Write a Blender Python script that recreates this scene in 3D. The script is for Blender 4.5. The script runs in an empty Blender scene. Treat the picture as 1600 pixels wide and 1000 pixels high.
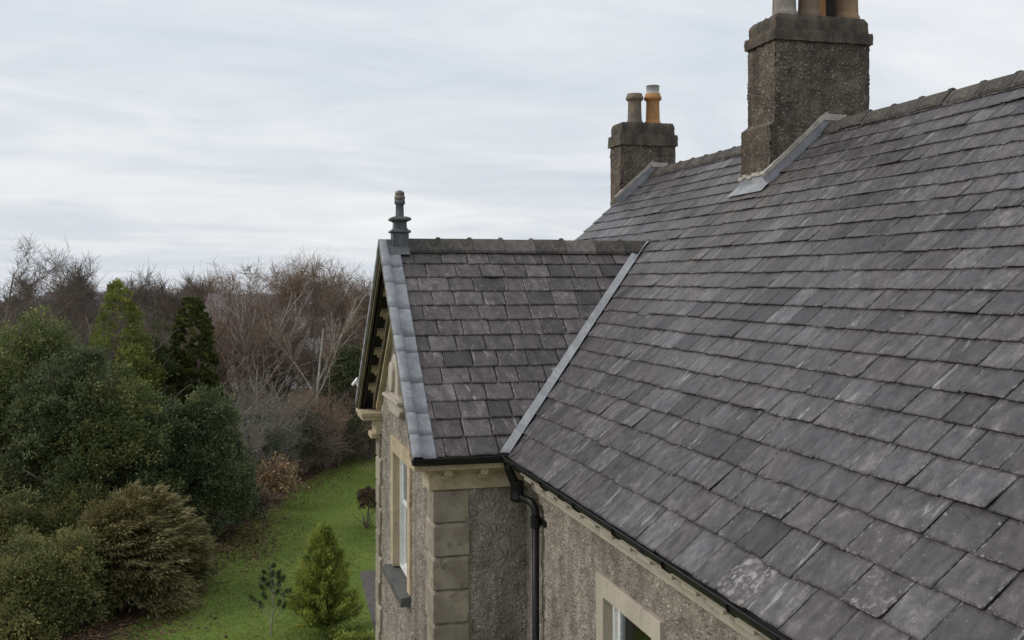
import bpy, bmesh, math, random
import numpy as np
from mathutils import Vector, Matrix
R = math.radians
scene = bpy.context.scene
col = scene.collection

# ------------------------------------------------------------------ camera, sky, sun, exposure
EZ = 5.82                                   # height of the eaves above the lawn
CAM = np.array([10.318, -2.685, 1.783 + EZ]); YAW = R(14.877); FPX = 1648.846; HY = 439.0
FW = np.array([-math.cos(YAW), math.sin(YAW), 0.0]); RT = np.array([math.sin(YAW), math.cos(YAW), 0.0])
cd = bpy.data.cameras.new('camera'); cam = bpy.data.objects.new('camera', cd); col.objects.link(cam)
cam.location = CAM; cam.rotation_euler = (R(90), 0, math.atan2(FW[1], FW[0]) - R(90))
cd.sensor_width = 36; cd.lens = 36 * FPX / 1600; cd.shift_y = -(500 - HY) / 1600
cd.clip_start = 0.1; cd.clip_end = 9000
scene.camera = cam

SUN_EL, SUN_AZ = R(38), math.atan2(-0.93, -0.16)        # direction towards the brighter part of the overcast
world = bpy.data.worlds.new('World'); scene.world = world; world.use_nodes = True
wn = world.node_tree.nodes; wl = world.node_tree.links; wn.clear()
def W(t, **kw):
    n = wn.new(t)
    for k, v in kw.items(): setattr(n, k, v)
    return n
wo = W('ShaderNodeOutputWorld'); wb = W('ShaderNodeBackground'); wb.inputs[1].default_value = 0.1
sky = W('ShaderNodeTexSky', sky_type='NISHITA', sun_disc=False, sun_elevation=SUN_EL, sun_rotation=R(90) - SUN_AZ)
sky.air_density = 1.5; sky.dust_density = 3.0
tc = W('ShaderNodeTexCoord'); sx = W('ShaderNodeSeparateXYZ'); wl.new(tc.outputs['Generated'], sx.inputs[0])
def wm(op, a, b=None, c=None):
    n = W('ShaderNodeMath', operation=op)
    for i, v in enumerate((a, b, c)):
        if v is None: continue
        if isinstance(v, (int, float)): n.inputs[i].default_value = v
        else: wl.new(v, n.inputs[i])
    return n.outputs[0]
zz = wm('ADD', wm('ABSOLUTE', sx.outputs[2]), 0.17)
cb = W('ShaderNodeCombineXYZ'); wl.new(wm('DIVIDE', sx.outputs[0], zz), cb.inputs[0]); wl.new(wm('DIVIDE', sx.outputs[1], zz), cb.inputs[1])
def wnoise(scale, rot, sc, det, dist, loc=(0, 0, 0)):
    mp = W('ShaderNodeMapping'); mp.inputs['Scale'].default_value = sc; mp.inputs['Rotation'].default_value = (0, 0, rot); mp.inputs['Location'].default_value = loc
    wl.new(cb.outputs[0], mp.inputs[0])
    n = W('ShaderNodeTexNoise'); n.inputs['Scale'].default_value = scale; n.inputs['Detail'].default_value = det; n.inputs['Distortion'].default_value = dist; n.inputs['Roughness'].default_value = 0.55
    wl.new(mp.outputs[0], n.inputs['Vector']); return n.outputs[0]
n1 = wnoise(1.7, R(20), (1.0, 0.55, 1), 6, 0.9, (3.1, 1.7, 0))
n2 = wnoise(0.35, R(10), (1, 1, 1), 4, 0.3, (7.7, 2.2, 0))
n3 = wnoise(4.2, R(30), (1.0, 0.5, 1), 5, 0.8, (1.3, 9.2, 0))
mixn = wm('ADD', wm('ADD', wm('MULTIPLY', n1, 0.48), wm('MULTIPLY', n2, 0.36)), wm('MULTIPLY', n3, 0.16))
cr = W('ShaderNodeValToRGB'); wl.new(mixn, cr.inputs[0])
E_ = cr.color_ramp.elements
E_[0].position = 0.37; E_[0].color = (0.645, 0.705, 0.785, 1)
E_[1].position = 0.63; E_[1].color = (0.925, 0.94, 0.965, 1)
e = E_.new(0.47); e.color = (0.735, 0.785, 0.845, 1)
e = E_.new(0.54); e.color = (0.83, 0.86, 0.90, 1)
sc10 = W('ShaderNodeVectorMath', operation='SCALE'); sc10.inputs['Scale'].default_value = 10.3; wl.new(cr.outputs[0], sc10.inputs[0])
mx = W('ShaderNodeMixRGB'); mx.inputs[0].default_value = 0.9; wl.new(sky.outputs[0], mx.inputs[1]); wl.new(sc10.outputs[0], mx.inputs[2])
wl.new(mx.outputs[0], wb.inputs[0]); wl.new(wb.outputs[0], wo.inputs[0])

sl = bpy.data.lights.new('sun', 'SUN'); sl.energy = 1.25; sl.angle = R(20); sl.color = (1.0, 0.94, 0.85)
so = bpy.data.objects.new('sun', sl); col.objects.link(so)
sd = Vector((math.cos(SUN_EL) * math.cos(SUN_AZ), math.cos(SUN_EL) * math.sin(SUN_AZ), math.sin(SUN_EL)))
so.rotation_euler = sd.to_track_quat('Z', 'Y').to_euler(); so.location = (0, -30, 40)
scene.view_settings.view_transform = 'Standard'; scene.view_settings.look = 'None'
scene.view_settings.exposure = 0.0; scene.view_settings.gamma = 1.0
try: scene.view_settings.use_curve_mapping = False
except Exception: pass
scene.render.engine = 'CYCLES'; scene.cycles.max_bounces = 6; scene.cycles.transparent_max_bounces = 6

# ------------------------------------------------------------------ material helper
class NT:
    def __init__(s, name):
        s.m = bpy.data.materials.new(name); s.m.use_nodes = True; s.t = s.m.node_tree; s.n = s.t.nodes; s.n.clear()
        s.out = s.n.new('ShaderNodeOutputMaterial'); s.b = s.n.new('ShaderNodeBsdfPrincipled'); s.t.links.new(s.b.outputs[0], s.out.inputs[0])
    def set(s, sock, v):
        if v is None: return
        if hasattr(v, 'links') or isinstance(v, bpy.types.NodeSocket): s.t.links.new(v, sock)
        elif isinstance(v, tuple) and len(v) == 3 and sock.type == 'RGBA': sock.default_value = (*v, 1)
        else: sock.default_value = v
    def node(s, t, ins=None, **kw):
        n = s.n.new(t)
        for k, v in kw.items(): setattr(n, k, v)
        for k, v in (ins or {}).items(): s.set(n.inputs[k], v)
        return n
    def math(s, op, a, b=None, c=None, clamp=False):
        n = s.n.new('ShaderNodeMath'); n.operation = op; n.use_clamp = clamp
        for i, v in enumerate((a, b, c)): s.set(n.inputs[i], v)
        return n.outputs[0]
    def co(s, kind='Object', scale=(1, 1, 1), rot=(0, 0, 0), loc=(0, 0, 0), src=None):
        if src is None: src = s.node('ShaderNodeTexCoord').outputs[kind]
        m = s.node('ShaderNodeMapping', {'Vector': src, 'Scale': scale, 'Rotation': rot, 'Location': loc}); return m.outputs[0]
    def noise(s, vec, scale=5, det=4, rough=.55, dist=0):
        return s.node('ShaderNodeTexNoise', {'Vector': vec, 'Scale': scale, 'Detail': det, 'Roughness': rough, 'Distortion': dist}).outputs[0]
    def vor(s, vec, scale=5, feature='F1', rnd=1.0):
        n = s.node('ShaderNodeTexVoronoi', {'Vector': vec, 'Scale': scale, 'Randomness': rnd}, feature=feature); return n
    def ramp(s, f, stops, interp='LINEAR'):
        n = s.node('ShaderNodeValToRGB', {'Fac': f}); n.color_ramp.interpolation = interp; el = n.color_ramp.elements
        while len(el) < len(stops): el.new(0.5)
        for q, (p, c) in zip(el, stops):
            q.position = p; q.color = (*c, 1) if isinstance(c, tuple) else (c, c, c, 1)
        return n.outputs[0]
    def smooth(s, f, a, b):
        n = s.node('ShaderNodeMapRange', {'Value': f, 'From Min': a, 'From Max': b}, interpolation_type='SMOOTHSTEP'); return n.outputs[0]
    def mix(s, f, a, b, blend='MIX'):
        n = s.node('ShaderNodeMixRGB', {'Fac': f, 'Color1': a, 'Color2': b}, blend_type=blend); return n.outputs[0]
    def attr(s, name): return s.node('ShaderNodeAttribute', attribute_name=name)
    def sep(s, v): return s.node('ShaderNodeSeparateXYZ', {'Vector': v}).outputs
    def comb(s, x, y, z): return s.node('ShaderNodeCombineXYZ', {'X': x, 'Y': y, 'Z': z}).outputs[0]
    def bump(s, h, strength=.5, dist=.01, prev=None):
        return s.node('ShaderNodeBump', {'Height': h, 'Strength': strength, 'Distance': dist, 'Normal': prev}).outputs[0]
    def fin(s, colr, rough=.7, normal=None, spec=.5, metal=0):
        s.set(s.b.inputs['Base Color'], colr); s.set(s.b.inputs['Roughness'], rough); s.set(s.b.inputs['Specular IOR Level'], spec); s.set(s.b.inputs['Metallic'], metal)
        if normal is not None: s.set(s.b.inputs['Normal'], normal)
        return s.m
M = {}
def mat_slate(name, warm=0.0):
    q = NT(name); a = q.attr('sl').outputs['Vector']; b = q.attr('se').outputs['Vector']; st = q.attr('stain').outputs['Fac']
    u, v, r = q.sep(a); un, vn, r2 = q.sep(b)
    z = q.math('MULTIPLY', r, 91.7)
    base = q.ramp(r, [(0, (.042, .037, .038)), (.16, (.066, .059, .060)), (.42, (.092, .083, .085)), (.64, (.084, .071, .072)), (.86, (.128, .118, .122)), (1, (.052, .046, .047))])
    v1 = q.comb(q.math('ADD', q.math('MULTIPLY', u, 9), q.math('MULTIPLY', v, 2)), q.math('MULTIPLY', v, 4), z)
    s1 = q.noise(v1, 1, 5, .6, .6)
    v2 = q.comb(q.math('MULTIPLY', u, 13), q.math('MULTIPLY', v, 9), q.math('ADD', z, 11)); s2 = q.noise(v2, 1, 5, .6, .4)
    fine = q.noise(q.comb(u, v, z), 160, 3, .6)
    c = q.mix(1, base, q.ramp(s1, [(.30, .58), (.5, 1.0), (.72, 1.50)]), 'MULTIPLY')
    c = q.mix(1, c, q.ramp(s2, [(.30, .48), (.47, .94), (.56, 1.10), (.72, 1.85)]), 'MULTIPLY')
    c = q.mix(1, c, q.ramp(fine, [(.3, .66), (.7, 1.40)]), 'MULTIPLY')
    # riven dark veins
    v3 = q.comb(q.math('ADD', q.math('MULTIPLY', u, 12), q.math('MULTIPLY', v, 8)), q.math('MULTIPLY', v, 11), q.math('ADD', z, 31)); s3 = q.noise(v3, 1, 4, .55, 1.2)
    vein = q.smooth(q.math('ABSOLUTE', q.math('SUBTRACT', s3, .5)), .03, .0)
    c = q.mix(q.math('MULTIPLY', vein, .6), c, (.055, .050, .052))
    # pale lime runs
    v4 = q.comb(q.math('ADD', q.math('MULTIPLY', u, 17), q.math('MULTIPLY', v, 3)), q.math('MULTIPLY', v, 3.6), q.math('ADD', z, 57)); s4 = q.noise(v4, 1, 5, .65, .5)
    run = q.math('MULTIPLY', q.smooth(s4, .57, .70), q.smooth(q.math('FRACT', q.math('MULTIPLY', r, 7.3)), .45, .95))
    c = q.mix(q.math('MULTIPLY', run, .72), c, (.42, .405, .405))
    # pale worn edges
    ed = q.math('MINIMUM', q.math('MINIMUM', un, q.math('SUBTRACT', 1, un)), q.math('MULTIPLY', vn, .9))
    en = q.noise(q.comb(u, v, q.math('ADD', z, 5)), 26, 4, .6)
    em = q.smooth(q.math('ADD', ed, q.math('MULTIPLY', q.math('SUBTRACT', en, .42), .42)), .05, -.02)
    em = q.math('MULTIPLY', em, q.smooth(q.math('FRACT', q.math('MULTIPLY', r, 13.1)), .15, .9))
    c = q.mix(q.math('MULTIPLY', em, .78), c, (.34, .325, .32))
    # lichen crusts on the slates that carry them (se.z)
    ln = q.noise(q.comb(u, v, q.math('ADD', z, 77)), 19, 6, .7); 
    lm = q.math('MULTIPLY', q.smooth(ln, q.math('SUBTRACT', .74, q.math('MULTIPLY', r2, .28)), q.math('SUBTRACT', .86, q.math('MULTIPLY', r2, .28))), q.smooth(r2, .05, .4))
    lc = q.mix(q.smooth(q.noise(q.comb(u, v, z), 9, 3), .4, .6), (.27, .225, .218), (.38, .365, .35))
    c = q.mix(q.math('MULTIPLY', lm, .8), c, lc)
    sp = q.vor(q.comb(u, v, z), 34); spots = q.math('MULTIPLY', q.smooth(sp.outputs['Distance'], .16, .08), q.smooth(q.sep(sp.outputs['Color'])[0], .86, .9))
    c = q.mix(q.math('MULTIPLY', spots, .55), c, (.46, .45, .43))
    c = q.mix(q.math('MULTIPLY', st, .75), c, q.mix(1, c, (1.08, 1.0, .80), 'MULTIPLY'))
    if warm: c = q.mix(warm, c, q.mix(1, c, (1.04, .97, .92), 'MULTIPLY'))
    h = q.math('ADD', q.math('ADD', q.math('MULTIPLY', s1, .5), q.math('MULTIPLY', s3, .7)), q.math('MULTIPLY', fine, .12))
    nb = q.bump(h, 1.0, .02)
    return q.fin(c, q.ramp(s2, [(.3, .34), (.7, .56)]), nb, .5)
M['slate'] = mat_slate('slate'); M['slate_gable'] = mat_slate('slate_weathered', 1.0)
def mat_simple(name, c1, c2, scale=3, rough=.7, bump=.25, bscale=60, bd=.006, c3=None, stretch=(1, 1, 1), spec=.4, vary=0):
    q = NT(name); v = q.co('Object', stretch)
    n = q.noise(v, scale, 6, .62); c = q.mix(q.smooth(n, .35, .66), c1, c2)
    if c3 is not None: c = q.mix(q.math('MULTIPLY', q.smooth(q.noise(v, scale * 2.7, 5, .65, .5), .52, .72), .8), c, c3)
    f = q.noise(q.co('Object'), bscale, 4, .6); c = q.mix(1, c, q.ramp(f, [(.3, .84), (.7, 1.15)]), 'MULTIPLY')
    if vary: c = q.mix(1, c, q.ramp(q.node('ShaderNodeObjectInfo').outputs['Random'], [(0, 1 - vary), (1, 1 + vary * .6)]), 'MULTIPLY')
    return q.fin(c, rough, q.bump(f, bump, bd), spec)
M['deck'] = mat_simple('slate_underlay', (.026, .024, .024), (.045, .042, .042), 8, .8)
M['ridge'] = mat_simple('ridge_tile_clay', (.052, .047, .042), (.098, .086, .074), 6, .85, .6, 70, .008, (.20, .185, .155), vary=.25)
M['ridge_pink'] = mat_simple('ridge_tile_clay_pink', (.11, .095, .088), (.17, .145, .135), 9, .85, .6, 70, .008, (.29, .225, .205), vary=.25)
def mat_lead():
    q = NT('lead_sheet'); v = q.co('Object', (1, 1, 1)); n = q.noise(v, 3.2, 6, .62, .6); n2 = q.noise(q.co('Object', (9, 9, 2.2)), 1.3, 5, .6, .4)
    c = q.mix(q.smooth(n, .36, .66), (.235, .246, .262), (.335, .346, .362)); c = q.mix(q.math('MULTIPLY', q.smooth(n2, .55, .74), .6), c, (.52, .53, .54))
    c = q.mix(q.math('MULTIPLY', q.smooth(q.noise(v, 9, 5, .6), .58, .74), .45), c, (.15, .15, .15))
    streak = q.noise(q.co('Object', (14, 14, 14)), 1.0, 6, .7, 1.0); c = q.mix(1, c, q.ramp(streak, [(.3, .82), (.7, 1.14)]), 'MULTIPLY')
    return q.fin(c, .55, q.bump(q.noise(v, 24, 4), .2, .01), .4, 0)
M['lead'] = mat_lead()
M['lead_dark'] = mat_simple('dark_lead', (.075, .08, .085), (.125, .13, .135), 6, .6, .2, 40, .004, (.16, .155, .14))
def mat_harl(name, ca, cb_, fleck, dark):
    q = NT(name); v = q.co('Object'); big = q.noise(v, 1.1, 5, .6, .4); mid = q.noise(v, 6, 5, .6)
    vo = q.vor(v, 62); cell = q.sep(vo.outputs['Color']); 
    c = q.mix(q.smooth(big, .34, .66), ca, cb_); c = q.mix(1, c, q.ramp(mid, [(.3, .72), (.7, 1.25)]), 'MULTIPLY')
    c = q.mix(1, c, q.ramp(cell[0], [(0, .80), (.5, 1.0), (1, 1.2)]), 'MULTIPLY')
    c = q.mix(q.math('MULTIPLY', q.smooth(cell[1], .93, .96), .7), c, fleck)
    wet = q.noise(q.co('Object', (2.6, 2.6, .38)), 1.1, 5, .62, .3); c = q.mix(q.math('MULTIPLY', q.smooth(wet, .48, .66), .7), c, dark)
    h = q.math('ADD', q.math('SUBTRACT', 1, vo.outputs['Distance']), q.math('MULTIPLY', q.noise(v, 110, 3), .5))
    return q.fin(c, .9, q.bump(h, .6, .010), .25)
M['harl'] = mat_harl('harling', (.255, .224, .188), (.355, .317, .272), (.58, .55, .49), (.15, .128, .107))
M['harl_chimney'] = mat_harl('chimney_harling', (.105, .086, .068), (.165, .138, .108), (.42, .39, .34), (.062, .052, .043))
M['cap'] = mat_simple('chimney_cap_stone', (.062, .054, .044), (.135, .115, .090), 7, .9, .9, 60, .016, (.20, .125, .055), (1, 1, .42))
M['stone'] = mat_simple('sandstone', (.25, .214, .165), (.37, .322, .25), 3.4, .85, .5, 75, .007, (.125, .10, .075), vary=.2)
M['stone_pale'] = mat_simple('pale_sandstone', (.42, .345, .225), (.52, .435, .295), 3.0, .8, .3, 75, .005, (.22, .17, .105))
M['stone_grey'] = mat_simple('greyed_sandstone', (.42, .37, .30), (.51, .455, .375), 2.4, .8, .25, 70, .004, (.33, .295, .25), (1, 1, .5))
M['mossy'] = mat_simple('mossy_timber', (.075, .066, .042), (.135, .118, .066), 5, .8, .3, 60, .004, (.05, .046, .034))
M['cement'] = mat_simple('cement_fillet', (.38, .35, .305), (.52, .485, .43), 9, .9, .5, 60, .006, (.22, .195, .165))
M['sill'] = mat_simple('slate_sill', (.075, .074, .073), (.12, .118, .112), 4, .65, .25, 60, .004)
M['black'] = mat_simple('black_paint', (.007, .007, .0075), (.014, .014, .0145), 6, .42, .06, 30, .002, None, (1, 1, 1), .3)
M['white'] = mat_simple('white_paint', (.70, .70, .68), (.78, .78, .76), 3, .42, .05, 40, .002)
M['dark_void'] = mat_simple('dark_room', (.010, .010, .011), (.018, .017, .017), 2, .9, .0)
M['reflection_strip'] = mat_simple('grey_reflection', (.30, .305, .315), (.36, .365, .37), 2, .9, .1, 30, .004, None, (9, 9, .4))  # grey of a reflection in the glass, put in as plain colour
def mat_glass():
    q = NT('window_glass'); g = q.n.new('ShaderNodeBsdfGlossy'); g.inputs['Roughness'].default_value = .03; g.inputs['Color'].default_value = (.9, .92, .95, 1)
    t = q.n.new('ShaderNodeBsdfTransparent'); t.inputs[0].default_value = (.75, .79, .79, 1)
    fr = q.n.new('ShaderNodeFresnel'); fr.inputs[0].default_value = 1.5; mxs = q.n.new('ShaderNodeMixShader')
    q.t.links.new(fr.outputs[0], mxs.inputs[0]); q.t.links.new(t.outputs[0], mxs.inputs[1]); q.t.links.new(g.outputs[0], mxs.inputs[2]); q.t.links.new(mxs.outputs[0], q.out.inputs[0])
    return q.m
M['glass'] = mat_glass()
M['pot_brown'] = mat_simple('sooted_pot', (.115, .082, .060), (.205, .145, .10), 5, .75, .2, 40, .004, (.33, .20, .10), (1, 1, .35))
M['pot_mixed'] = mat_simple('half_sooted_pot', (.17, .115, .075), (.33, .21, .115), 3.5, .75, .2, 40, .004, (.42, .25, .11), (1, 1, .3))
M['pot_mixed2'] = mat_simple('grey_brown_pot', (.115, .095, .078), (.21, .165, .125), 6, .75, .2, 40, .004, (.26, .19, .12), (1, 1, .3))
M['pot_dark'] = mat_simple('blackened_pot', (.030, .025, .024), (.06, .05, .046), 5, .75, .2, 40, .004)
M['pot_grey'] = mat_simple('grey_pot', (.20, .175, .15), (.31, .275, .235), 5, .75, .2, 40, .004, (.17, .14, .12), (1, 1, .35))
M['pot_orange'] = mat_simple('terracotta_pot', (.40, .205, .075), (.50, .265, .10), 4, .7, .15, 40, .004, (.21, .135, .085), (1, 1, .35))
M['finial_ochre'] = mat_simple('lichened_finial', (.10, .095, .08), (.19, .17, .12), 14, .7, .3, 60, .004, (.42, .38, .28))
M['plastic'] = mat_simple('translucent_cowl', (.52, .54, .53), (.60, .61, .59), 4, .4, .05)

# ------------------------------------------------------------------ mesh helpers
class MB:
    def __init__(s): s.v = []; s.f = []
    def box(s, x0, x1, y0, y1, z0, z1):
        return s.hexa([(x0, y0, z0), (x1, y0, z0), (x1, y1, z0), (x0, y1, z0), (x0, y0, z1), (x1, y0, z1), (x1, y1, z1), (x0, y1, z1)])
    def hexa(s, p):
        b = len(s.v); s.v += [tuple(map(float, q)) for q in p]
        s.f += [tuple(b + i for i in q) for q in ((3, 2, 1, 0), (4, 5, 6, 7), (0, 1, 5, 4), (1, 2, 6, 5), (2, 3, 7, 6), (3, 0, 4, 7))]; return s
    def loft(s, rings, cap=True, closed=True):
        b = len(s.v); n = len(rings[0])
        for r in rings: s.v += [tuple(map(float, q)) for q in r]
        for i in range(len(rings) - 1):
            for j in range(n if closed else n - 1):
                k = (j + 1) % n; s.f.append((b + i * n + j, b + i * n + k, b + (i + 1) * n + k, b + (i + 1) * n + j))
        if cap and closed:
            s.f.append(tuple(b + j for j in reversed(range(n)))); s.f.append(tuple(b + (len(rings) - 1) * n + j for j in range(n)))
        return s
    def lathe(s, prof, c=(0, 0, 0), n=24, cap=True):
        return s.loft([[(c[0] + r * math.cos(2 * math.pi * j / n), c[1] + r * math.sin(2 * math.pi * j / n), c[2] + z) for j in range(n)] for r, z in prof], cap)
    def tube(s, pts, r, n=12):
        pts = [Vector(p) for p in pts]; rings = []; up = None
        for i, p in enumerate(pts):
            d = (pts[min(i + 1, len(pts) - 1)] - pts[max(i - 1, 0)]).normalized()
            if up is None: up = d.orthogonal().normalized()
            up = (up - d * up.dot(d)).normalized(); w = d.cross(up); rr = r[i] if isinstance(r, (list, tuple)) else r
            rings.append([p + (up * math.cos(2 * math.pi * j / n) + w * math.sin(2 * math.pi * j / n)) * rr for j in range(n)])
        return s.loft(rings)
    def build(s, name, mat, parent=None, bevel=0, smooth=False, loc=None, segs=2):
        me = bpy.data.meshes.new(name); me.from_pydata(s.v, [], s.f); me.update()
        bm = bmesh.new(); bm.from_mesh(me); bmesh.ops.recalc_face_normals(bm, faces=bm.faces); bm.to_mesh(me); bm.free()
        o = link(name, me, mat, parent, loc)
        if smooth: me.polygons.foreach_set('use_smooth', [True] * len(me.polygons))
        if bevel:
            md = o.modifiers.new('bevel', 'BEVEL'); md.width = bevel; md.segments = segs; md.limit_method = 'ANGLE'; md.angle_limit = R(35)
        return o
def link(name, me, mat, parent=None, loc=None):
    o = bpy.data.objects.new(name, me); col.objects.link(o)
    if mat is not None and not me.materials: me.materials.append(M[mat] if isinstance(mat, str) else mat)
    if parent is not None: o.parent = parent
    if loc is not None: o.location = loc
    return o
def tag(o, label=None, cat=None, group=None, kind=None):
    if label: o['label'] = label
    if cat: o['category'] = cat
    if group: o['group'] = group
    if kind: o['kind'] = kind
    return o
def empty(name, loc, label, cat, group=None):
    o = bpy.data.objects.new(name, None); col.objects.link(o); o.location = loc; o.empty_display_size = .3
    return tag(o, label, cat, group)
def npmesh(name, V, F, mat, parent=None, attrs=None, smooth=False, loc=None):
    """V (n,3), F (m,k) arrays -> mesh object"""
    me = bpy.data.meshes.new(name); V = np.ascontiguousarray(V, np.float32); F = np.ascontiguousarray(F, np.int32); m, k = F.shape
    me.vertices.add(len(V)); me.vertices.foreach_set('co', V.ravel()); me.loops.add(m * k); me.loops.foreach_set('vertex_index', F.ravel())
    me.polygons.add(m); me.polygons.foreach_set('loop_start', np.arange(0, m * k, k, dtype=np.int32))
    try: me.polygons.foreach_set('loop_total', np.full(m, k, np.int32))
    except Exception: pass
    if smooth: me.polygons.foreach_set('use_smooth', np.ones(m, bool))
    for nme, a in (attrs or {}).items():
        a = np.ascontiguousarray(a, np.float32)
        t = me.attributes.new(nme, 'FLOAT_VECTOR' if a.ndim == 2 else 'FLOAT', 'POINT'); t.data.foreach_set('vector' if a.ndim == 2 else 'value', a.ravel())
    me.update(calc_edges=True)
    return link(name, me, mat, parent, loc)

# ------------------------------------------------------------------ ground
GPX = lambda px, py: CAM + (FW + RT * (px - 800) / FPX + np.array([0, 0, 1]) * (HY - py) / FPX) * (CAM[2] / ((py - HY) / FPX))
def at(px, depth, z=0.0):
    p = CAM + FW * depth + RT * (px - 800) / FPX * depth; return np.array([p[0], p[1], z])
def gz(x, y):
    r = np.hypot(np.asarray(x) + 8, np.asarray(y)); t = np.clip((r - 52) / 110, 0, None)
    return -8 * np.clip(t, 0, 1) ** 1.4 * 1.0 - 14 * np.clip((r - 162) / 700, 0, 1) - 110 * np.clip((r - 862) / 4500, 0, 1)
def mat_ground():
    q = NT('leafy_soil'); v = q.co('Object'); n = q.noise(v, .6, 6, .6); n2 = q.noise(v, 9, 5, .65); vo = q.vor(v, 16)
    c = q.mix(q.smooth(n2, .35, .65), (.040, .028, .018), (.085, .058, .036)); c = q.mix(q.math('MULTIPLY', q.smooth(q.sep(vo.outputs['Color'])[0], .6, .9), .6), c, (.15, .095, .05))
    c = q.mix(q.math('MULTIPLY', q.smooth(n, .5, .65), .6), c, (.045, .06, .022)); return q.fin(c, .95, q.bump(n2, .6, .03), .2)
def mat_lawn():
    q = NT('lawn_turf'); v = q.co('Object'); n = q.noise(v, .33, 5, .6, .4); n2 = q.noise(v, 3.2, 5, .65); n3 = q.noise(v, 38, 4, .7)
    c = q.mix(q.smooth(n, .36, .64), (.115, .168, .034), (.16, .22, .048)); c = q.mix(q.math('MULTIPLY', q.smooth(n2, .52, .74), .6), c, (.125, .115, .05))
    c = q.mix(1, c, q.ramp(n3, [(.3, .68), (.7, 1.3)]), 'MULTIPLY'); return q.fin(c, .9, q.bump(n3, .7, .03), .2)
M['ground'] = mat_ground(); M['lawn'] = mat_lawn()
M['path'] = mat_simple('tarmac', (.075, .066, .060), (.105, .094, .086), 3, .85, .5, 120, .006)
rr = np.concatenate([[0], np.linspace(6, 60, 12), np.linspace(75, 220, 10), np.geomspace(260, 7000, 18)]); th = np.linspace(0, 2 * np.pi, 73)[:-1]
X = -8 + rr[:, None] * np.cos(th); Y = rr[:, None] * np.sin(th); Zg = gz(X, Y)
Vg = np.stack([X, Y, Zg], -1).reshape(-1, 3); nr, nt = X.shape
ii, jj = np.meshgrid(np.arange(nr - 1), np.arange(nt), indexing='ij'); jk = (jj + 1) % nt
Fg = np.stack([ii * nt + jj, (ii + 1) * nt + jj, (ii + 1) * nt + jk, ii * nt + jk], -1).reshape(-1, 4)
tag(npmesh('ground', Vg, Fg, 'ground', None, None, True), kind='structure')
rng = np.random.default_rng(5)
edge_px = [(120, 1040), (165, 1000), (225, 965), (298, 890), (325, 862), (352, 846), (392, 810), (446, 774), (480, 750), (540, 722), (590, 704)]
ed = [GPX(*p)[:2] for p in edge_px]
dense = []
for a, b in zip(ed[:-1], ed[1:]):
    for k in range(10): dense.append(a + (b - a) * k / 10)
dense.append(ed[-1]); dense = np.array(dense); ph = rng.uniform(0, 6, 4); tt = np.arange(len(dense))
dense[:, 1] += .10 * np.sin(tt * .9 + ph[0]) + .08 * np.sin(tt * 2.3 + ph[1]) + rng.normal(0, .03, len(dense))
lawn_poly = np.vstack([dense, [(-43, 9), (-43, 26), (-8, 30), (26, 26), (26, -9), (2, -9)]])
me = bpy.data.meshes.new('lawn'); me.from_pydata([(x, y, .004) for x, y in lawn_poly], [], [tuple(range(len(lawn_poly)))]); me.update()
bm = bmesh.new(); bm.from_mesh(me); bmesh.ops.triangulate(bm, faces=bm.faces); bmesh.ops.recalc_face_normals(bm, faces=bm.faces)
if bm.faces[0].normal.z < 0: bmesh.ops.reverse_faces(bm, faces=bm.faces)
bm.to_mesh(me); bm.free(); tag(link('lawn', me, 'lawn'), kind='structure')
pp = [GPX(556, 903)[:2], GPX(566, 985)[:2]]; 
pl = np.array([(-17.4, .55), (-16.2, .48), (-14.6, .40), (-12.8, .32), (-10, .15), (-8.0, .0)]); pw = np.array([.25, .5, .6, .65, .7, .7])
mb = MB(); n = len(pl); mb.v = [(x, y, .008) for x, y in pl] + [(x, y + 2.2 * w / .7, .008) for (x, y), w in zip(pl, pw)]; mb.f = [(i, i + 1, n + i + 1, n + i) for i in range(n - 1)]
tag(mb.build('path', 'path'), kind='structure')

# ------------------------------------------------------------------ house
TP = math.tan(R(41.75)); CP = math.cos(R(41.75)); SP = math.sin(R(41.75))
G = 2.5; GL = .933; RW = 3.993; XV = -6.06; XR = 12.0
house = empty('house', (0, 0, 0), 'harled house with slate roofs, front gable and two chimneys', 'house')
HL = (0, 0, EZ)
def mp(x, s, n=0.0):   # main front roof plane: along eave x, up-slope s, height off deck n
    return np.array([x, s * CP - n * SP, s * SP + n * CP])
def gp(y, s, n=0.0):   # gable right-hand slope
    return np.array([-s * CP + n * SP, y, s * SP + n * CP])
SM = RW / CP; SG = G / CP
# roof decks
mb = MB(); T = .09
def slab(mbx, pts, nv):
    q = [np.array(p) for p in pts]; mbx.loft([[p for p in q], [p - np.array(nv) * T for p in q]])
mb.v = []; nm = np.array([0, -SP, CP]); slab(mb, [mp(XV, 0.02), mp(-2 * G - .0, 0.02), mp(-G, SG), mp(0, .02), mp(XR, .02), mp(XR, SM), mp(XV, SM)], nm)
nb_ = np.array([0, SP, CP]); slab(mb, [(XV, RW, RW * TP), (XR, RW, RW * TP), (XR, 2 * RW, 0), (XV, 2 * RW, 0)], nb_)
main_roof = mb.build('main_roof', 'deck', house, loc=HL)
mb = MB(); slab(mb, [gp(-GL + .02, .02), gp(0, .02), gp(G, SG), gp(-GL + .02, SG)], (SP, 0, CP))
slab(mb, [(-G, -GL + .02, G * TP), (-G, G, G * TP), (-2 * G, 0, .0), (-2 * G, -GL + .02, .0)], (-SP, 0, CP))
gable_roof = mb.build('gable_roof', 'deck', house, loc=HL)

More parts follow.
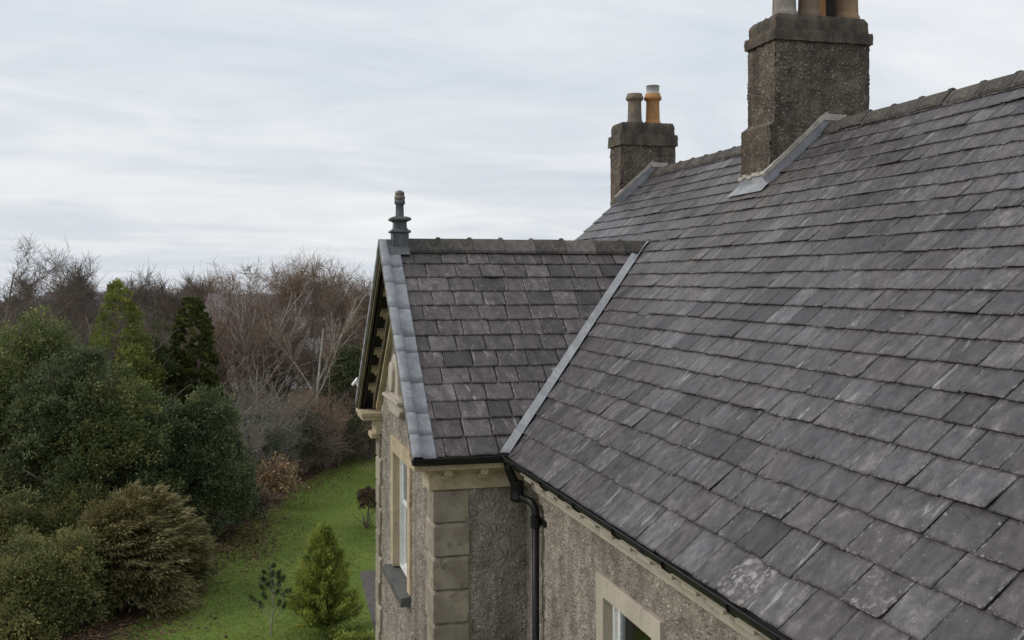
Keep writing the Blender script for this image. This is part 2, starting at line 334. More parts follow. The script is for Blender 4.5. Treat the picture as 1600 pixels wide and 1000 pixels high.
# slates
rs = np.random.default_rng(11)
NXS, NYS = 6, 4
def proj(P):
    d = np.asarray(P) + np.array([0, 0, EZ]) - CAM; z = d @ FW; return np.stack([800 + FPX * (d @ RT) / z, HY - FPX * d[..., 2] / z], -1), z
def make_slate(fn, a0, a1, s0, expo, Lf, Rf, lich=0, stainf=None, tint=None, flat=1.0):
    """slate on plane fn(a,s,n); Lf/Rf clip the sides by roof boundary"""
    th = rs.uniform(.007, .009) * flat; ln = expo + .05; gap = rs.uniform(.0038, .0095)
    s0 = s0 + rs.normal(0, .0022) - (rs.uniform(.008, .025) if rs.random() < .03 else 0)
    lift = rs.uniform(.019, .024) * flat + (rs.uniform(.004, .012) if rs.random() < .08 else 0); tilt = rs.normal(0, .0016); skew = rs.normal(0, .0025)
    chipL, chipR = (rs.uniform(.008, .024) if rs.random() < .16 else .002 for _ in (0, 1))
    a0 += gap; a1 -= gap; us = np.array([0, .05, .32, .64, .95, 1.0]); vs = np.array([0, .1, .55, 1.0]); top = []; nrm = []
    be = rs.normal(0, .0014, NXS); be[1:-1] += (rs.normal(0, .006, NXS - 2) if rs.random() < .10 else 0)
    be[0] += chipL; be[-1] += chipR; sj0 = rs.normal(0, .0018, NYS); sj1 = rs.normal(0, .0018, NYS); bow = rs.normal(0, .0015)
    wide = False
    for j, vv in enumerate(vs):
        for i, uu in enumerate(us):
            s = s0 + vv * ln + (be[i] if j == 0 else 0) + skew * (uu - .5) * (1 - vv)
            lo = max(a0 + sj0[j], Lf(s)); hi = min(a1 + sj1[j], Rf(s))
            if hi - lo < .004: hi = lo + .004
            elif hi - lo > .03: wide = True
            a = lo + uu * (hi - lo); n = lift - (lift - .007) * min(vv * ln / expo, 1.15) + tilt * (uu - .5) * 2 * (1 - vv) + bow * (1 - (2 * uu - 1) ** 2) + rs.normal(0, .0006)
            top.append((a, s, n)); nrm.append((uu, vv))
    if not wide: return None
    top = np.array(top); P3 = np.array([fn(*t) for t in top]); V = [*P3]; F = []
    for j in range(NYS - 1):
        for i in range(NXS - 1): k = j * NXS + i; F.append((k, k + 1, k + NXS + 1, k + NXS))
    rim = [j * NXS for j in range(NYS - 1, 0, -1)] + list(range(NXS)) + [j * NXS + NXS - 1 for j in range(1, NYS)]
    b = len(V)
    for k in rim: a, s, n = top[k]; V.append(fn(a + 0, s + rs.uniform(0, .003), n - th))
    for q in range(len(rim) - 1): F.append((rim[q], b + q, b + q + 1, rim[q + 1]))
    V = np.array(V); idx = list(range(NXS * NYS)) + rim
    r = rs.random() if tint is None else tint; off = rs.uniform(0, 50, 2)
    sl_ = np.array([(top[k][0] + off[0], top[k][1] + off[1], r) for k in idx]); se_ = np.array([(*nrm[k], lich) for k in idx])
    st_ = np.array([stainf(top[k][0], top[k][1]) if stainf else 0. for k in idx])
    return dict(V=V, F=np.array(F), sl=sl_, se=se_, st=st_)
def area(d):
    q, z = proj(d['V'][[0, NXS - 1, NXS * NYS - 1, NXS * (NYS - 1)]])
    if z.min() < .5: return -1
    if q[:, 0].min() > 1600 or q[:, 1].min() > 1000 or q[:, 0].max() < 0 or q[:, 1].max() < 0: return 0
    x, y = q[:, 0], q[:, 1]; return abs(.5 * sum(x[i] * y[(i + 1) % 4] - x[(i + 1) % 4] * y[i] for i in range(4)))
def emit(lst, parent, mat, nmax):
    lst.sort(key=lambda d: -d['A']); objs = [d for d in lst[:nmax] if d['A'] > 0]; rest = lst[len(objs):]
    for d in objs: npmesh('slate', d['V'], d['F'], mat, parent, {'sl': d['sl'], 'se': d['se'], 'stain': d['st']})
    if rest:
        o = np.cumsum([0] + [len(d['V']) for d in rest[:-1]])
        ob = npmesh('slates', np.vstack([d['V'] for d in rest]), np.vstack([d['F'] + k for d, k in zip(rest, o)]), mat, parent, {'sl': np.vstack([d['sl'] for d in rest]), 'se': np.vstack([d['se'] for d in rest]), 'stain': np.concatenate([d['st'] for d in rest])})
        tag(ob, kind='stuff')
VC = .085   # open width of the valley lead either side
def Lm(s): y = s * CP; return (-y + VC if y < G - .02 else XV + .02)
def Rl(s): y = s * CP; return (-2 * G + y - VC) if y < G - .02 else XV
bot = [0.0, .30, .554, .794, 1.029, 1.273, 1.501]
while bot[-1] < 4.95: bot.append(bot[-1] + .2143)
def stainf(x, s): 
    m = math.exp(-((x + .55 - .10 * (4.4 - s)) / .85) ** 2) * np.clip((4.75 - s) / .4, 0, 1) * np.clip((s - 1.9) / 1.2, 0, 1); return float(m) * (.7 + .3 * math.sin(x * 9 + s * 4))
lichspots = [((5.0, .12), .95), ((5.65, .67), .6), ((5.95, .43), .72), ((6.25, .9), .5)]
main_sl = []
for k, s0 in enumerate(bot):
    ex = (bot[k + 1] if k + 1 < len(bot) else 5.16) - s0; x = 8.6 + rs.uniform(0, .2); xl = min(Lm(s0), Lm(s0 + ex))
    while x > xl:
        w = rs.choice([.255, .28, .305, .33, .36, .40], p=[.14, .2, .24, .2, .14, .08]) + rs.normal(0, .006)
        if 5.2 < x and s0 < 1.0: w += .05
        lv = 0.; tint = None
        for (lx, ls), v in lichspots:
            if x - w < lx < x and s0 - .02 < ls < s0 + ex: lv = v; tint = .6
        if not lv and rs.random() < .14: lv = rs.uniform(.15, .45)
        d = make_slate(mp, x - w, x, s0, ex, Lm, lambda s: 1e9, lv, stainf, tint)
        if d: d['A'] = area(d); main_sl.append(d)
        x -= w
    if s0 * CP < G + .05:      # short stretch beyond the gable's far valley
        x = Rl(s0 + ex)
        while x > XV:
            w = rs.uniform(.26, .36); d = make_slate(mp, max(x - w, XV), x, s0, ex, lambda s: XV, Rl)
            if d: d['A'] = 0; main_sl.append(d)
            x -= w
emit(main_sl, main_roof, 'slate', 300)
gab = []
for k in range(13):
    s0 = .03 + .2455 * k; ex = .2455 if k < 12 else .24; y = -.73 + (0 if k % 2 else -rs.uniform(.12, .2))
    Rg = lambda s: s * CP - VC
    while y < s0 * CP + ex:
        w = rs.choice([.25, .29, .31, .335, .37], p=[.12, .26, .3, .2, .12]) + rs.normal(0, .006)
        d = make_slate(gp, y, y + w, s0, ex, lambda s: -.735, Rg, rs.uniform(.3, .66) if rs.random() < .6 else 0, flat=.78)
        if d: d['A'] = area(d); gab.append(d)
        y += w
emit(gab, gable_roof, 'slate_gable', 300)

# valley, verge and ridge lead
NV = 26; L1, L2, L3 = [], [], []
for k in range(NV + 1):
    y = .03 + (G - .03) * k / NV; w = .105
    L1.append(np.array([-y, y - w, y * TP]) + np.array([SP, 0, CP]) * (.032 + .001 * rs.normal()))
    L2.append(np.array([-y, y, y * TP]) + np.array([SP * .5, -SP * .5, CP]) * (.020 + .0015 * rs.normal())); L3.append(np.array([-y + w, y, y * TP]) + np.array([0, -SP, CP]) * (.032 + .001 * rs.normal()))
V = np.array(L1 + L2 + L3); m = NV + 1; F = [(k + q * m, k + 1 + q * m, k + 1 + (q + 1) * m, k + (q + 1) * m) for q in (0, 1) for k in range(NV)]
vl = npmesh('valley_lead', V, np.array(F), 'lead', gable_roof, None, True); vl.modifiers.new('thick', 'SOLIDIFY').thickness = .006
# lead fillet rolls that edge the valley
verge = bpy.data.objects.new('lead_verge', None)
prof = [(-.957, -.03), (-.957, .055), (-.950, .062), (-.868, .060), (-.862, .052), (-.852, .032), (-.728, .032), (-.718, .030), (-.718, .010)]
cuts = [0.0, .33, .62, 1.05, 1.5, 1.75, 2.2, 2.62, 2.92, SG + .02]
lv = MB()
for side in (0, 1):
    for k in range(len(cuts) - 1):
        s0, s1 = cuts[k] - (.03 if k else 0), cuts[k + 1]; rings = []
        for q in range(5):
            s = s0 + (s1 - s0) * q / 4; up = .003 * (1 - q / 4) + .0006 * rs.normal(); ring = []
            for y, n in prof:
                p = gp(y + .0006 * rs.normal(), s, n + up)
                if side: p = np.array([-2 * G - p[0], p[1], p[2]])
                ring.append(p)
            rings.append(ring)
        m_ = MB(); m_.loft(rings, cap=False, closed=False); o = m_.build('verge_lead_sheet', 'lead', gable_roof)
        for p in o.data.polygons: p.use_smooth = True
        o.modifiers.new('thick', 'SOLIDIFY').thickness = .004
# ridge tiles: one angular tile with a raised joint collar, copied along both ridges
def ridge_tile(name, length, mat, w=.205, ck=1.0):
    mb = MB(); t = .020
    def ring(u, ww, tt, dz):
        a = (0, dz + tt * 1.3); pts = [(0, dz + .032), (-.020, dz + .026), (-ww * CP, dz - ww * SP + .022), (-ww * CP - .004, dz - ww * SP - tt + .010), (-.03, dz - .035), (0, dz - .018), (.03, dz - .035), (ww * CP + .004, dz - ww * SP - tt + .010), (ww * CP, dz - ww * SP + .022), (.020, dz + .026)]
        return [(u, p, q) for p, q in pts]
    mb.loft([ring(0, w, t, 0), ring(length * .5, w, t, .0015), ring(length - .045, w, t, 0)]); c = MB()
    c.loft([ring(length - .060, w + .008 * ck, t + .010 * ck, .014 * ck), ring(length - .045, w + .014 * ck, t + .014 * ck, .020 * ck), ring(length - .015, w + .014 * ck, t + .014 * ck, .020 * ck), ring(length, w + .006 * ck, t + .010 * ck, .012 * ck)])
    b = len(mb.v); mb.v += c.v; mb.f += [tuple(b + i for i in f) for f in c.f]
    o = mb.build(name, mat, None, bevel=.004); return o
rtm = ridge_tile('ridge_tile', .455, 'ridge', .165, .75); me_m = rtm.data; bpy.data.objects.remove(rtm)
rt0 = ridge_tile('ridge_tile', .455, 'ridge'); me_r = rt0.data
rt1 = ridge_tile('ridge_tile', .455, 'ridge_pink'); me_p = rt1.data
bpy.data.objects.remove(rt0); bpy.data.objects.remove(rt1)
zr = RW * TP + .022
x = XV + .02; k = 0
while x < 10.5:
    if not (-1.0 < x < -.9):
        o = link('ridge_tile', me_m, None, main_roof); o.location = (x, RW, zr + rs.normal(0, .004)); o.rotation_euler = (rs.normal(0, .012), rs.normal(0, .005), rs.normal(0, .005))
    x += .452; k += 1
for k in range(8):
    y = -.60 + k * .398; o = link('ridge_tile', me_p if k in (2, 3, 5) else me_r, None, gable_roof); o.location = (-G, y, G * TP + .042 + rs.normal(0, .003)); o.rotation_euler = (rs.normal(0, .01), 0, R(90) + rs.normal(0, .006)); o.scale = (.88, 1, 1)
mb = MB(); mb.loft([[(-G - .2, y, G * TP - .13), (-G - .17, y, G * TP - .10), (-G, y, G * TP + .062), (-G + .17, y, G * TP - .10), (-G + .2, y, G * TP - .13), (-G, y, G * TP - .03)] for y in (-.962, -.90, -.80, -.60)])
mb.build('ridge_saddle', 'lead_dark', gable_roof, bevel=.004)
mb = MB(); q0 = [(-G - .2, G - .06), (-G + .10, G - .12), (-G + .09, G + .05), (-G - .1, G + .06)]
mb.loft([[mp(a, b / CP, .034) for a, b in q0], [mp(a, b / CP, .026) for a, b in q0]]); mb.build('lead_saddle', 'lead', gable_roof, bevel=.003)

# ------------------------------------------------------------------ walls with real roughcast relief
def bandnoise(ny, nx, cell, lam, seed):
    r_ = np.random.default_rng(seed); f = np.fft.rfft2(r_.normal(size=(ny, nx))); ky = np.fft.fftfreq(ny, cell)[:, None]; kx = np.fft.rfftfreq(nx, cell)[None, :]
    k = np.hypot(ky, kx); k0 = 1 / lam; g = np.exp(-((k - k0) / (k0 * .42)) ** 2); h = np.fft.irfft2(f * g, s=(ny, nx)); return h / h.std()
def harl(o, eu, ev, wu, wv, nrm, cell, amp, lam, seed, mb_V, mb_F, mask=None):
    o, eu, ev, nrm = (np.array(a, float) for a in (o, eu, ev, nrm)); nx, ny = int(wu / cell) + 1, int(wv / cell) + 1
    h = bandnoise(ny + 8, nx + 8, cell, lam, seed)[:ny, :nx]; h2 = bandnoise(ny + 8, nx + 8, cell, lam * 7, seed + 1)[:ny, :nx]
    hh = amp * (1.1 - np.abs(h) * 1.25).clip(-1.0, 1.1) * (1 + .25 * h2) + amp * .35 * h2
    U, Vv = np.meshgrid(np.linspace(0, wu, nx), np.linspace(0, wv, ny)); P = o + U[..., None] * eu + Vv[..., None] * ev + hh[..., None] * nrm
    b = sum(len(a) for a in mb_V); i, j = np.meshgrid(np.arange(nx - 1), np.arange(ny - 1)); k = j * nx + i
    F = np.stack([k, k + 1, k + nx + 1, k + nx], -1).reshape(-1, 4)
    if mask is not None:
        c = P.reshape(-1, 3)[F].mean(1); F = F[mask(c)]
    mb_V.append(P.reshape(-1, 3)); mb_F.append(F + b)
def harl_obj(name, panels, mat, parent):
    Vs, Fs = [], []
    for p in panels: harl(*p[:9], Vs, Fs, p[9] if len(p) > 9 else None) if False else harl(p[0], p[1], p[2], p[3], p[4], p[5], p[6], p[7], p[8], p[9], Vs, Fs, p[10] if len(p) > 10 else None)
    return npmesh(name, np.vstack(Vs), np.vstack(Fs), mat, parent, None, True, loc=HL if parent is house else None)
ZB = -EZ; XU, YU, ZU = (1, 0, 0), (0, 1, 0), (0, 0, 1)
A, LAM = .0100, .034
# openings
GWX = (-3.12, -1.99); GWZ = (-1.87, -.40); MWX = (2.12, 3.15); MWZ = (-2.45, -.82)
def outside(ax, lo, hi, z0, z1): return lambda c: ~((c[:, ax] > lo) & (c[:, ax] < hi) & (c[:, 2] > z0) & (c[:, 2] < z1))
mm = outside(0, MWX[0] - .05, MWX[1] + .05, MWZ[0] - .04, MWZ[1] + .05)
wall_main = harl_obj('wall', [((-.32, .30, -2.9), XU, ZU, 5.9, 2.75, (0, -1, 0), .0092, A, LAM, 1, mm),
    ((5.55, .30, ZB), XU, ZU, 6.4, EZ - .1, (0, -1, 0), .16, A, .5, 2), ((-.32, .30, ZB), XU, ZU, 5.9, EZ - 2.9 + .02, (0, -1, 0), .16, .002, .5, 3),
    ((-5.96, .30, ZB), XU, ZU, 1.3, EZ - .1, (0, -1, 0), .1, .002, .5, 4)], 'harl', house)
wall_side = harl_obj('wall', [((-.30, -.66, -3.2), YU, ZU, .98, 3.1, (1, 0, 0), .0092, A, LAM, 5), ((-.30, -.66, ZB), YU, ZU, .98, EZ - 3.18, (1, 0, 0), .12, .002, .5, 6)], 'harl', house)
wall_far = harl_obj('wall', [((-4.70, -.66, ZB), YU, ZU, .98, EZ - .1, (-1, 0, 0), .1, .002, .5, 7)], 'harl', house)
mg = lambda c: outside(0, GWX[0] - .05, GWX[1] + .05, GWZ[0] - .04, GWZ[1] + .05)(c) & (c[:, 2] < (G - np.abs(c[:, 0] + G)) * TP - .10)
wall_front = harl_obj('wall', [((-4.70, -.66, -3.6), XU, ZU, 4.4, 5.9, (0, -1, 0), .0125, A, LAM, 8, mg), ((-4.70, -.66, ZB), XU, ZU, 4.4, EZ - 3.58, (0, -1, 0), .12, .002, .5, 9)], 'harl', house)
mb = MB(); mb.loft([[(XX, .28, ZB), (XX, RW, ZB), (XX, 2 * RW - .28, ZB), (XX, 2 * RW - .28, -.1), (XX, RW, RW * TP - .13), (XX, .28, .28 * TP - .13)] for XX in (-5.98, -5.75)])
mb.build('wall', 'harl', house, loc=HL)
mb = MB(); mb.box(-5.75, XR - .2, 2 * RW - .5, 2 * RW - .28, ZB, -.1); mb.build('wall', 'harl', house, loc=HL)
mb = MB(); mb.loft([[(XX, .28, ZB), (XX, 2 * RW - .28, ZB), (XX, 2 * RW - .28, -.1), (XX, RW, RW * TP - .13), (XX, .28, .28 * TP - .13)] for XX in (XR - .3, XR - .1)]); mb.build('wall', 'harl', house, loc=HL)

# quoins: near corner and far corner of the gable wing
qz = -.352
for k in range(16):
    h = .343; z1 = qz - k * h; z0 = z1 - h
    if z0 < ZB: break
    mb = MB(); g_ = .012
    def quoin(mbx, X0, X1, sgn):
        # proud block with a weathered sloping top arris
        ys = (-.702 + rs.normal(0, .002), -.325 + rs.normal(0, .004)); xf = X1
        xa, xb = (X0, X1)
        mbx.loft([[(xa, ys[0], z0 + .012), (xb, ys[0], z0 + .012), (xb, ys[1], z0 + .012), (xa, ys[1], z0 + .012)],
                  [(xa, ys[0], z1 - .034), (xb, ys[0], z1 - .034), (xb, ys[1], z1 - .034), (xa, ys[1], z1 - .034)],
                  [(xa, ys[0] + .022, z1 - .004), (xb - sgn * .022, ys[0] + .022, z1 - .004), (xb - sgn * .022, ys[1], z1 - .004), (xa, ys[1], z1 - .004)]])
    quoin(mb, -.62 - (.12 if k % 2 else 0), -.268 + rs.normal(0, .0015), 1)
    o = mb.build('quoin', 'stone', wall_side, bevel=.009)
    mb = MB(); quoin(mb, -4.40 + (.12 if k % 2 else 0), -4.732, -1); mb.build('quoin', 'stone', wall_far, bevel=.006)

# eaves cornice
def cornice_piece(name, pieces, mat, parent=house, bevel=.005):
    mb = MB()
    for b in pieces: mb.box(*b)
    return mb.build(name, mat, parent, bevel, loc=HL if parent is house else None)
side_c = cornice_piece('eaves_cornice', [(-.34, -.245, -.735, .296, -.345, -.185)], 'stone_pale')
cornice_piece('upper_fascia', [(-.34, -.232, -.747, .306, -.183, -.113)], 'stone_pale', side_c)
cornice_piece('corona', [(-.34, -.045, -.935, .045, -.112, -.058)], 'stone_pale', side_c)
for yc in (-.575, -.205):
    cornice_piece('modillion', [(-.24, -.088, yc - .042, yc + .042, -.178, -.1125)], 'stone_pale', side_c, .004)
    cornice_piece('modillion_foot', [(-.24, -.150, yc - .055, yc + .040, -.222, -.180)], 'stone_pale', side_c, .004)
main_c = cornice_piece('eaves_cornice', [(-.25, XR - .1, .245, .34, -.325, -.185)], 'stone_grey')
cornice_piece('upper_fascia', [(-.245, XR - .1, .232, .34, -.1845, -.1125)], 'stone_grey', main_c)
cornice_piece('corona', [(-.046, XR - .1, .050, .34, -.112, -.060)], 'stone_grey', main_c)
for k in range(30):
    xc = .42 + k * .375
    if xc > 8: break
    cornice_piece('modillion', [(xc - .115, xc + .115, .098, .238, -.176, -.1128)], 'stone_grey', main_c, .006)
# front returns of the cornice and the raking cornices of the gable
ret = cornice_piece('cornice_return', [(-.62, -.2455, -.752, -.62, -.344, -.1855)], 'stone_pale')
cornice_piece('corona', [(-.62, -.05, -.934, -.62, -.1115, -.0585)], 'stone_pale', ret)
ret = cornice_piece('cornice_return', [(-4.755, -4.32, -.752, -.62, -.344, -.15)], 'stone_pale')
cornice_piece('corona', [(-4.96, -4.30, -.934, -.62, -.149, -.098)], 'stone_pale', ret)
cornice_piece('cyma', [(-4.98, -4.28, -.955, -.62, -.097, -.045)], 'stone_pale', ret)
cornice_piece('corbel', [(-4.80, -4.45, -.80, -.62, -.43, -.345)], 'stone_pale', ret, .02)
def rake(name, y0, y1, n0, n1, s0, s1, mat, parent, side, bevel=.004):
    def P(y, s, n):
        p = gp(y, s, n); return np.array([-2 * G - p[0], p[1], p[2]]) if side else p
    mb = MB(); # mitre at the apex: end each piece on the plane x = -G
    def end(n): return (G - abs(0) + n * SP) / CP - .001
    top0, top1 = (s1 if s1 else end(n0)), (s1 if s1 else end(n1))
    mb.hexa([P(y0, s0, n0), P(y1, s0, n0), P(y1, s0, n1), P(y0, s0, n1), P(y0, top0, n0), P(y1, top0, n0), P(y1, top1, n1), P(y0, top1, n1)])
    return mb.build(name, mat, parent, bevel, loc=HL if parent is house else None)
for side in (0, 1):
    rc = rake('raking_cornice', -.950, -.62, -.085, -.030, .03, 0, 'mossy', house, side)
    rake('fascia_board', -.935, -.905, -.150, -.086, .06, 0, 'mossy', rc, side)
    rake('recess_shade_strip', -.885, -.862, -.170, -.0865, .08, 0, 'black', rc, side)  # black strip: shade of the recess behind the fascia, put in as colour
    rake('bed_mould', -.745, -.62, -.30, -.086, .34, 0, 'stone_pale', rc, side)
    rake('lower_mould', -.770, -.62, -.345, -.301, .38, 0, 'mossy', rc, side)
    rake('lower_fillet', -.735, -.62, -.40, -.346, .42, 0, 'stone_pale', rc, side)
    for k in range(7):
        s = .55 + k * .40
        rake('modillion', -.840, -.70, -.152, -.0868, s, s + .10, 'stone_pale', rc, side)
        rake('modillion_foot', -.795, -.70, -.205, -.153, s + .01, s + .085, 'stone_pale', rc, side)
# carved plaque with scrolled base in the gable
mb = MB(); pq = [(-.30, 0), (-.40, .02), (-.52, .10), (-.60, .085), (-.62, .15), (-.54, .22), (-.40, .20), (-.30, .26), (-.27, .48), (-.22, .66), (-.10, .74), (0, .76)]
pq = pq + [(-a, b) for a, b in reversed(pq[:-1])]
mb.loft([[(-2.72 + a, y, .12 + b) for a, b in pq] for y in (-.64, -.745)]); plaque = mb.build('carved_plaque', 'stone_grey', house, .02, loc=HL)
tag(plaque, 'pale carved stone plaque with scrolled foot')
mb = MB(); mb.box(-3.34, -2.10, -.80, -.62, .30, .345); mb.build('moulded_shelf', 'stone_grey', plaque, .012)
mb = MB(); mb.loft([[(-2.72 + .16 * math.cos(t) * (1 if math.sin(t) > 0 else .9), y, .62 + (.16 if math.sin(t) > 0 else .22) * math.sin(t)) for t in np.linspace(0, 2 * math.pi, 17)[:-1]] for y in (-.74, -.79)]); mb.build('shield', 'stone_grey', plaque, .015)

# windows
def window(ax, o0, o1, z0, z1, front, deep, sgn_label, sill, smat, sur):
    """opening along x from o0..o1; front: wall face y, deep: sash plane y"""
    w = bpy.data.objects.new('window', None); col.objects.link(w); w.parent = house; w.location = HL
    j = sur; f = front - .035
    for nm_, b in (('jamb_stone', (o0 - j, o0, f, deep + .1, z0, z1)), ('jamb_stone', (o1, o1 + j, f, deep + .1, z0, z1)), ('lintel_stone', (o0 - j, o1 + j, f - .002, deep + .1, z1 + .001, z1 + j))):
        mb = MB(); mb.box(*b); mb.build(nm_, smat, w, .006)
    if sill:
        mb = MB(); mb.loft([[(xx, deep + .05, z0 - .01), (xx, front - .13, z0 - .03), (xx, front - .13, z0 - .14), (xx, deep + .05, z0 - .14)] for xx in (o0 - .24, o1 + .14)]); mb.build('sill', 'sill', w, .008)
    zm = (z0 + z1) / 2 + .1; t = .055
    for nm_, a, b, yy in (('lower_sash', z0, zm + .02, deep + .03), ('upper_sash', zm - .02, z1, deep)):
        mb = MB(); mb.box(o0 + .04, o0 + .04 + t, yy - .022, yy + .022, a, b); mb.box(o1 - .04 - t, o1 - .04, yy - .022, yy + .022, a, b)
        mb.box(o0 + .04 + t, o1 - .04 - t, yy - .02, yy + .02, a, a + t); mb.box(o0 + .04 + t, o1 - .04 - t, yy - .02, yy + .02, b - t, b)
        mb.build(nm_, 'white', w, .004)
        mb = MB(); mb.box(o0 + .09, o1 - .09, yy - .003, yy + .003, a + t - .005, b - t + .005); mb.build('pane', 'glass', w)
    mb = MB(); mb.box(o0 - .002, o0 + .04, deep - .05, deep + .09, z0, z1); mb.box(o1 - .04, o1 + .002, deep - .05, deep + .09, z0, z1); mb.box(o0 + .04, o1 - .04, deep - .05, deep + .09, z1 - .04, z1)
    mb.box(o0 + .04, o1 - .04, deep - .045, deep + .09, z0 - .005, z0 + .03)
    mb.build('frame', 'white', w, .004)
    mb = MB(); x0, x1, y0, y1, a, b = o0 - .3, o1 + .3, deep + .12, deep + 1.2, z0 - .4, z1 + .15
    mb.v = [(x0, y0, a), (x1, y0, a), (x1, y1, a), (x0, y1, a), (x0, y0, b), (x1, y0, b), (x1, y1, b), (x0, y1, b)]; mb.f = [(0, 1, 2, 3), (7, 6, 5, 4), (1, 2, 6, 5), (2, 3, 7, 6), (3, 0, 4, 7)]
    mb.build('dark_room', 'dark_void', w)
    mb = MB(); mb.box(o0 + .02, o0 + .22, deep + .10, deep + .115, z0, z1); mb.build('reflection_strip', 'reflection_strip', w)  # grey strip behind the pane imitates a reflection in the glass by colour
    return w
tag(window(0, GWX[0], GWX[1], GWZ[0], GWZ[1], -.66, -.555, '', True, 'stone_pale', .19), 'sash window with dark slate sill in the gable front')
tag(window(0, MWX[0], MWX[1], MWZ[0], MWZ[1], .30, .40, '', True, 'stone_grey', .17), 'sash window with pale stone surround under the main eaves')

# gutters and downpipe
def gutter(name, a, b, parent):
    a, b = np.array(a, float), np.array(b, float); d = (b - a) / np.linalg.norm(b - a); s = np.array([-d[1], d[0], 0]); rings = []
    r1, r2 = .058, .051
    for t in np.linspace(0, 1, 24):
        p = a + (b - a) * t; p = p + np.array([0, 0, .003 * math.sin(t * 9)]); ring = [p + s * r1 * math.cos(q) + np.array([0, 0, r1 * math.sin(q) if math.sin(q) < -.001 else 0]) for q in np.linspace(0, -math.pi, 9)]
        ring += [ring[-1] + np.array([0, 0, .010]) + s * -.004, ring[-1] + np.array([0, 0, .010]) + s * .010]
        ring += [p + s * r2 * math.cos(q) + np.array([0, 0, r2 * math.sin(q)]) for q in np.linspace(-math.pi * .97, -.02, 9)]; rings.append(ring)
    mb = MB(); mb.loft(rings, cap=True); return mb.build(name, 'black', parent, 0, True, loc=HL if parent is house else None)
gm = gutter('gutter', (-.02, -.012, .018), (XR, -.012, .012), house); gg = gutter('gutter', (.018, -.965, .018), (.018, .03, .018), house)
for o in (gm, gg):
    for p in o.data.polygons: p.use_smooth = True
    o.modifiers.new('edge', 'EDGE_SPLIT').split_angle = R(40)
mb = MB(); mb.box(-.042, -.036, -.94, .04, -.057, .012); mb.build('fascia_board', 'black', house, loc=HL)
mb = MB(); mb.box(-.036, XR - .1, .042, .048, -.058, .012); mb.build('fascia_board', 'black', house, loc=HL)
for xk in (1.95, 3.75, 5.55):
    mb = MB(); mb.loft([[(x_, -.012 + .064 * math.cos(q_), .018 + .064 * math.sin(q_)) for q_ in np.linspace(0, -math.pi, 9)] + [(x_, -.012 - .05 * math.cos(q_), .018 - .05 * abs(math.sin(q_))) for q_ in np.linspace(0, math.pi, 7)] for x_ in (xk - .05, xk + .05)]); mb.build('gutter_union', 'black', gm)
for k in range(9):
    mb = MB(); xk = .55 + k * .9; mb.tube([(xk, .04, -.055), (xk, -.02, -.052), (xk, -.071, -.015), (xk, -.078, .022)], .008, 6); mb.build('gutter_bracket', 'black', gm)
mb = MB(); hx, hy = .02, .07
mb.tube([(.02, .01, -.04), (.02, .02, -.12), (.03, .05, -.20), (.035, .08, -.26)], [.05, .045, .045, .05], 14)
mb.lathe([(.050, .07), (.072, .06), (.074, .05), (.068, .04), (.068, -.09), (.074, -.10), (.070, -.13), (.045, -.145)], (.04, .10, -.30), 20)
mb.tube([(.05, .11, -.36), (.10, .14, -.40), (.17, .17, -.405), (.235, .195, -.415), (.28, .215, -.455), (.295, .22, -.52), (.295, .22, -.60)], .041, 16)
dp = mb.build('downpipe', 'black', house, 0, True, loc=HL); tag(dp, 'black downpipe with swan neck at the inner corner'); tag(dp, kind=None)
mb = MB(); mb.tube([(.295, .22, -.56), (.295, .22, -2.2), (.295, .22, ZB)], .036, 18); mb.build('pipe_shaft', 'black', dp, 0, True)
for z in (-.60, -2.4, -4.2):
    mb = MB(); mb.lathe([(.041, -.05), (.050, -.048), (.050, .03), (.056, .035), (.056, .05), (.041, .052)], (.295, .22, z), 18); mb.box(.16, .43, .268, .285, z - .03, z + .03); mb.build('pipe_collar', 'black', dp, .003)

# finial on the gable apex
fx, fy, fz = -G, -.70, G * TP
mb = MB()
def sq(h, z): return [(fx - h, fy - h, fz + z), (fx + h, fy - h, fz + z), (fx + h, fy + h, fz + z), (fx - h, fy + h, fz + z)]
mb.loft([sq(.098, -.10), sq(.098, .135)]); fin = mb.build('finial', 'lead_dark', house, .006, loc=HL); tag(fin, 'square lead-grey finial with lichened top')
mb = MB(); mb.loft([sq(.094, .136), sq(.118, .138), sq(.124, .150), sq(.118, .166), sq(.092, .178), sq(.078, .20), sq(.074, .262), sq(.086, .276), sq(.115, .286), sq(.124, .297), sq(.124, .314), sq(.108, .326), sq(.07, .338)]); mb.build('finial_neck', 'lead_dark', fin, .003)
mb = MB(); mb.lathe([(.058, .336), (.052, .35), (.049, .48), (.062, .492), (.066, .50), (.066, .53), (.060, .54)], (fx, fy, fz), 20); mb.build('finial_shaft', 'lead_dark', fin, 0, True)
mb = MB(); mb.lathe([(.058, .538), (.062, .545), (.067, .565), (.062, .59), (.050, .597), (.058, .606), (.060, .62), (.048, .645), (.022, .657), (.004, .660)], (fx, fy, fz), 20); mb.build('finial_knob', 'finial_ochre', fin, 0, True)

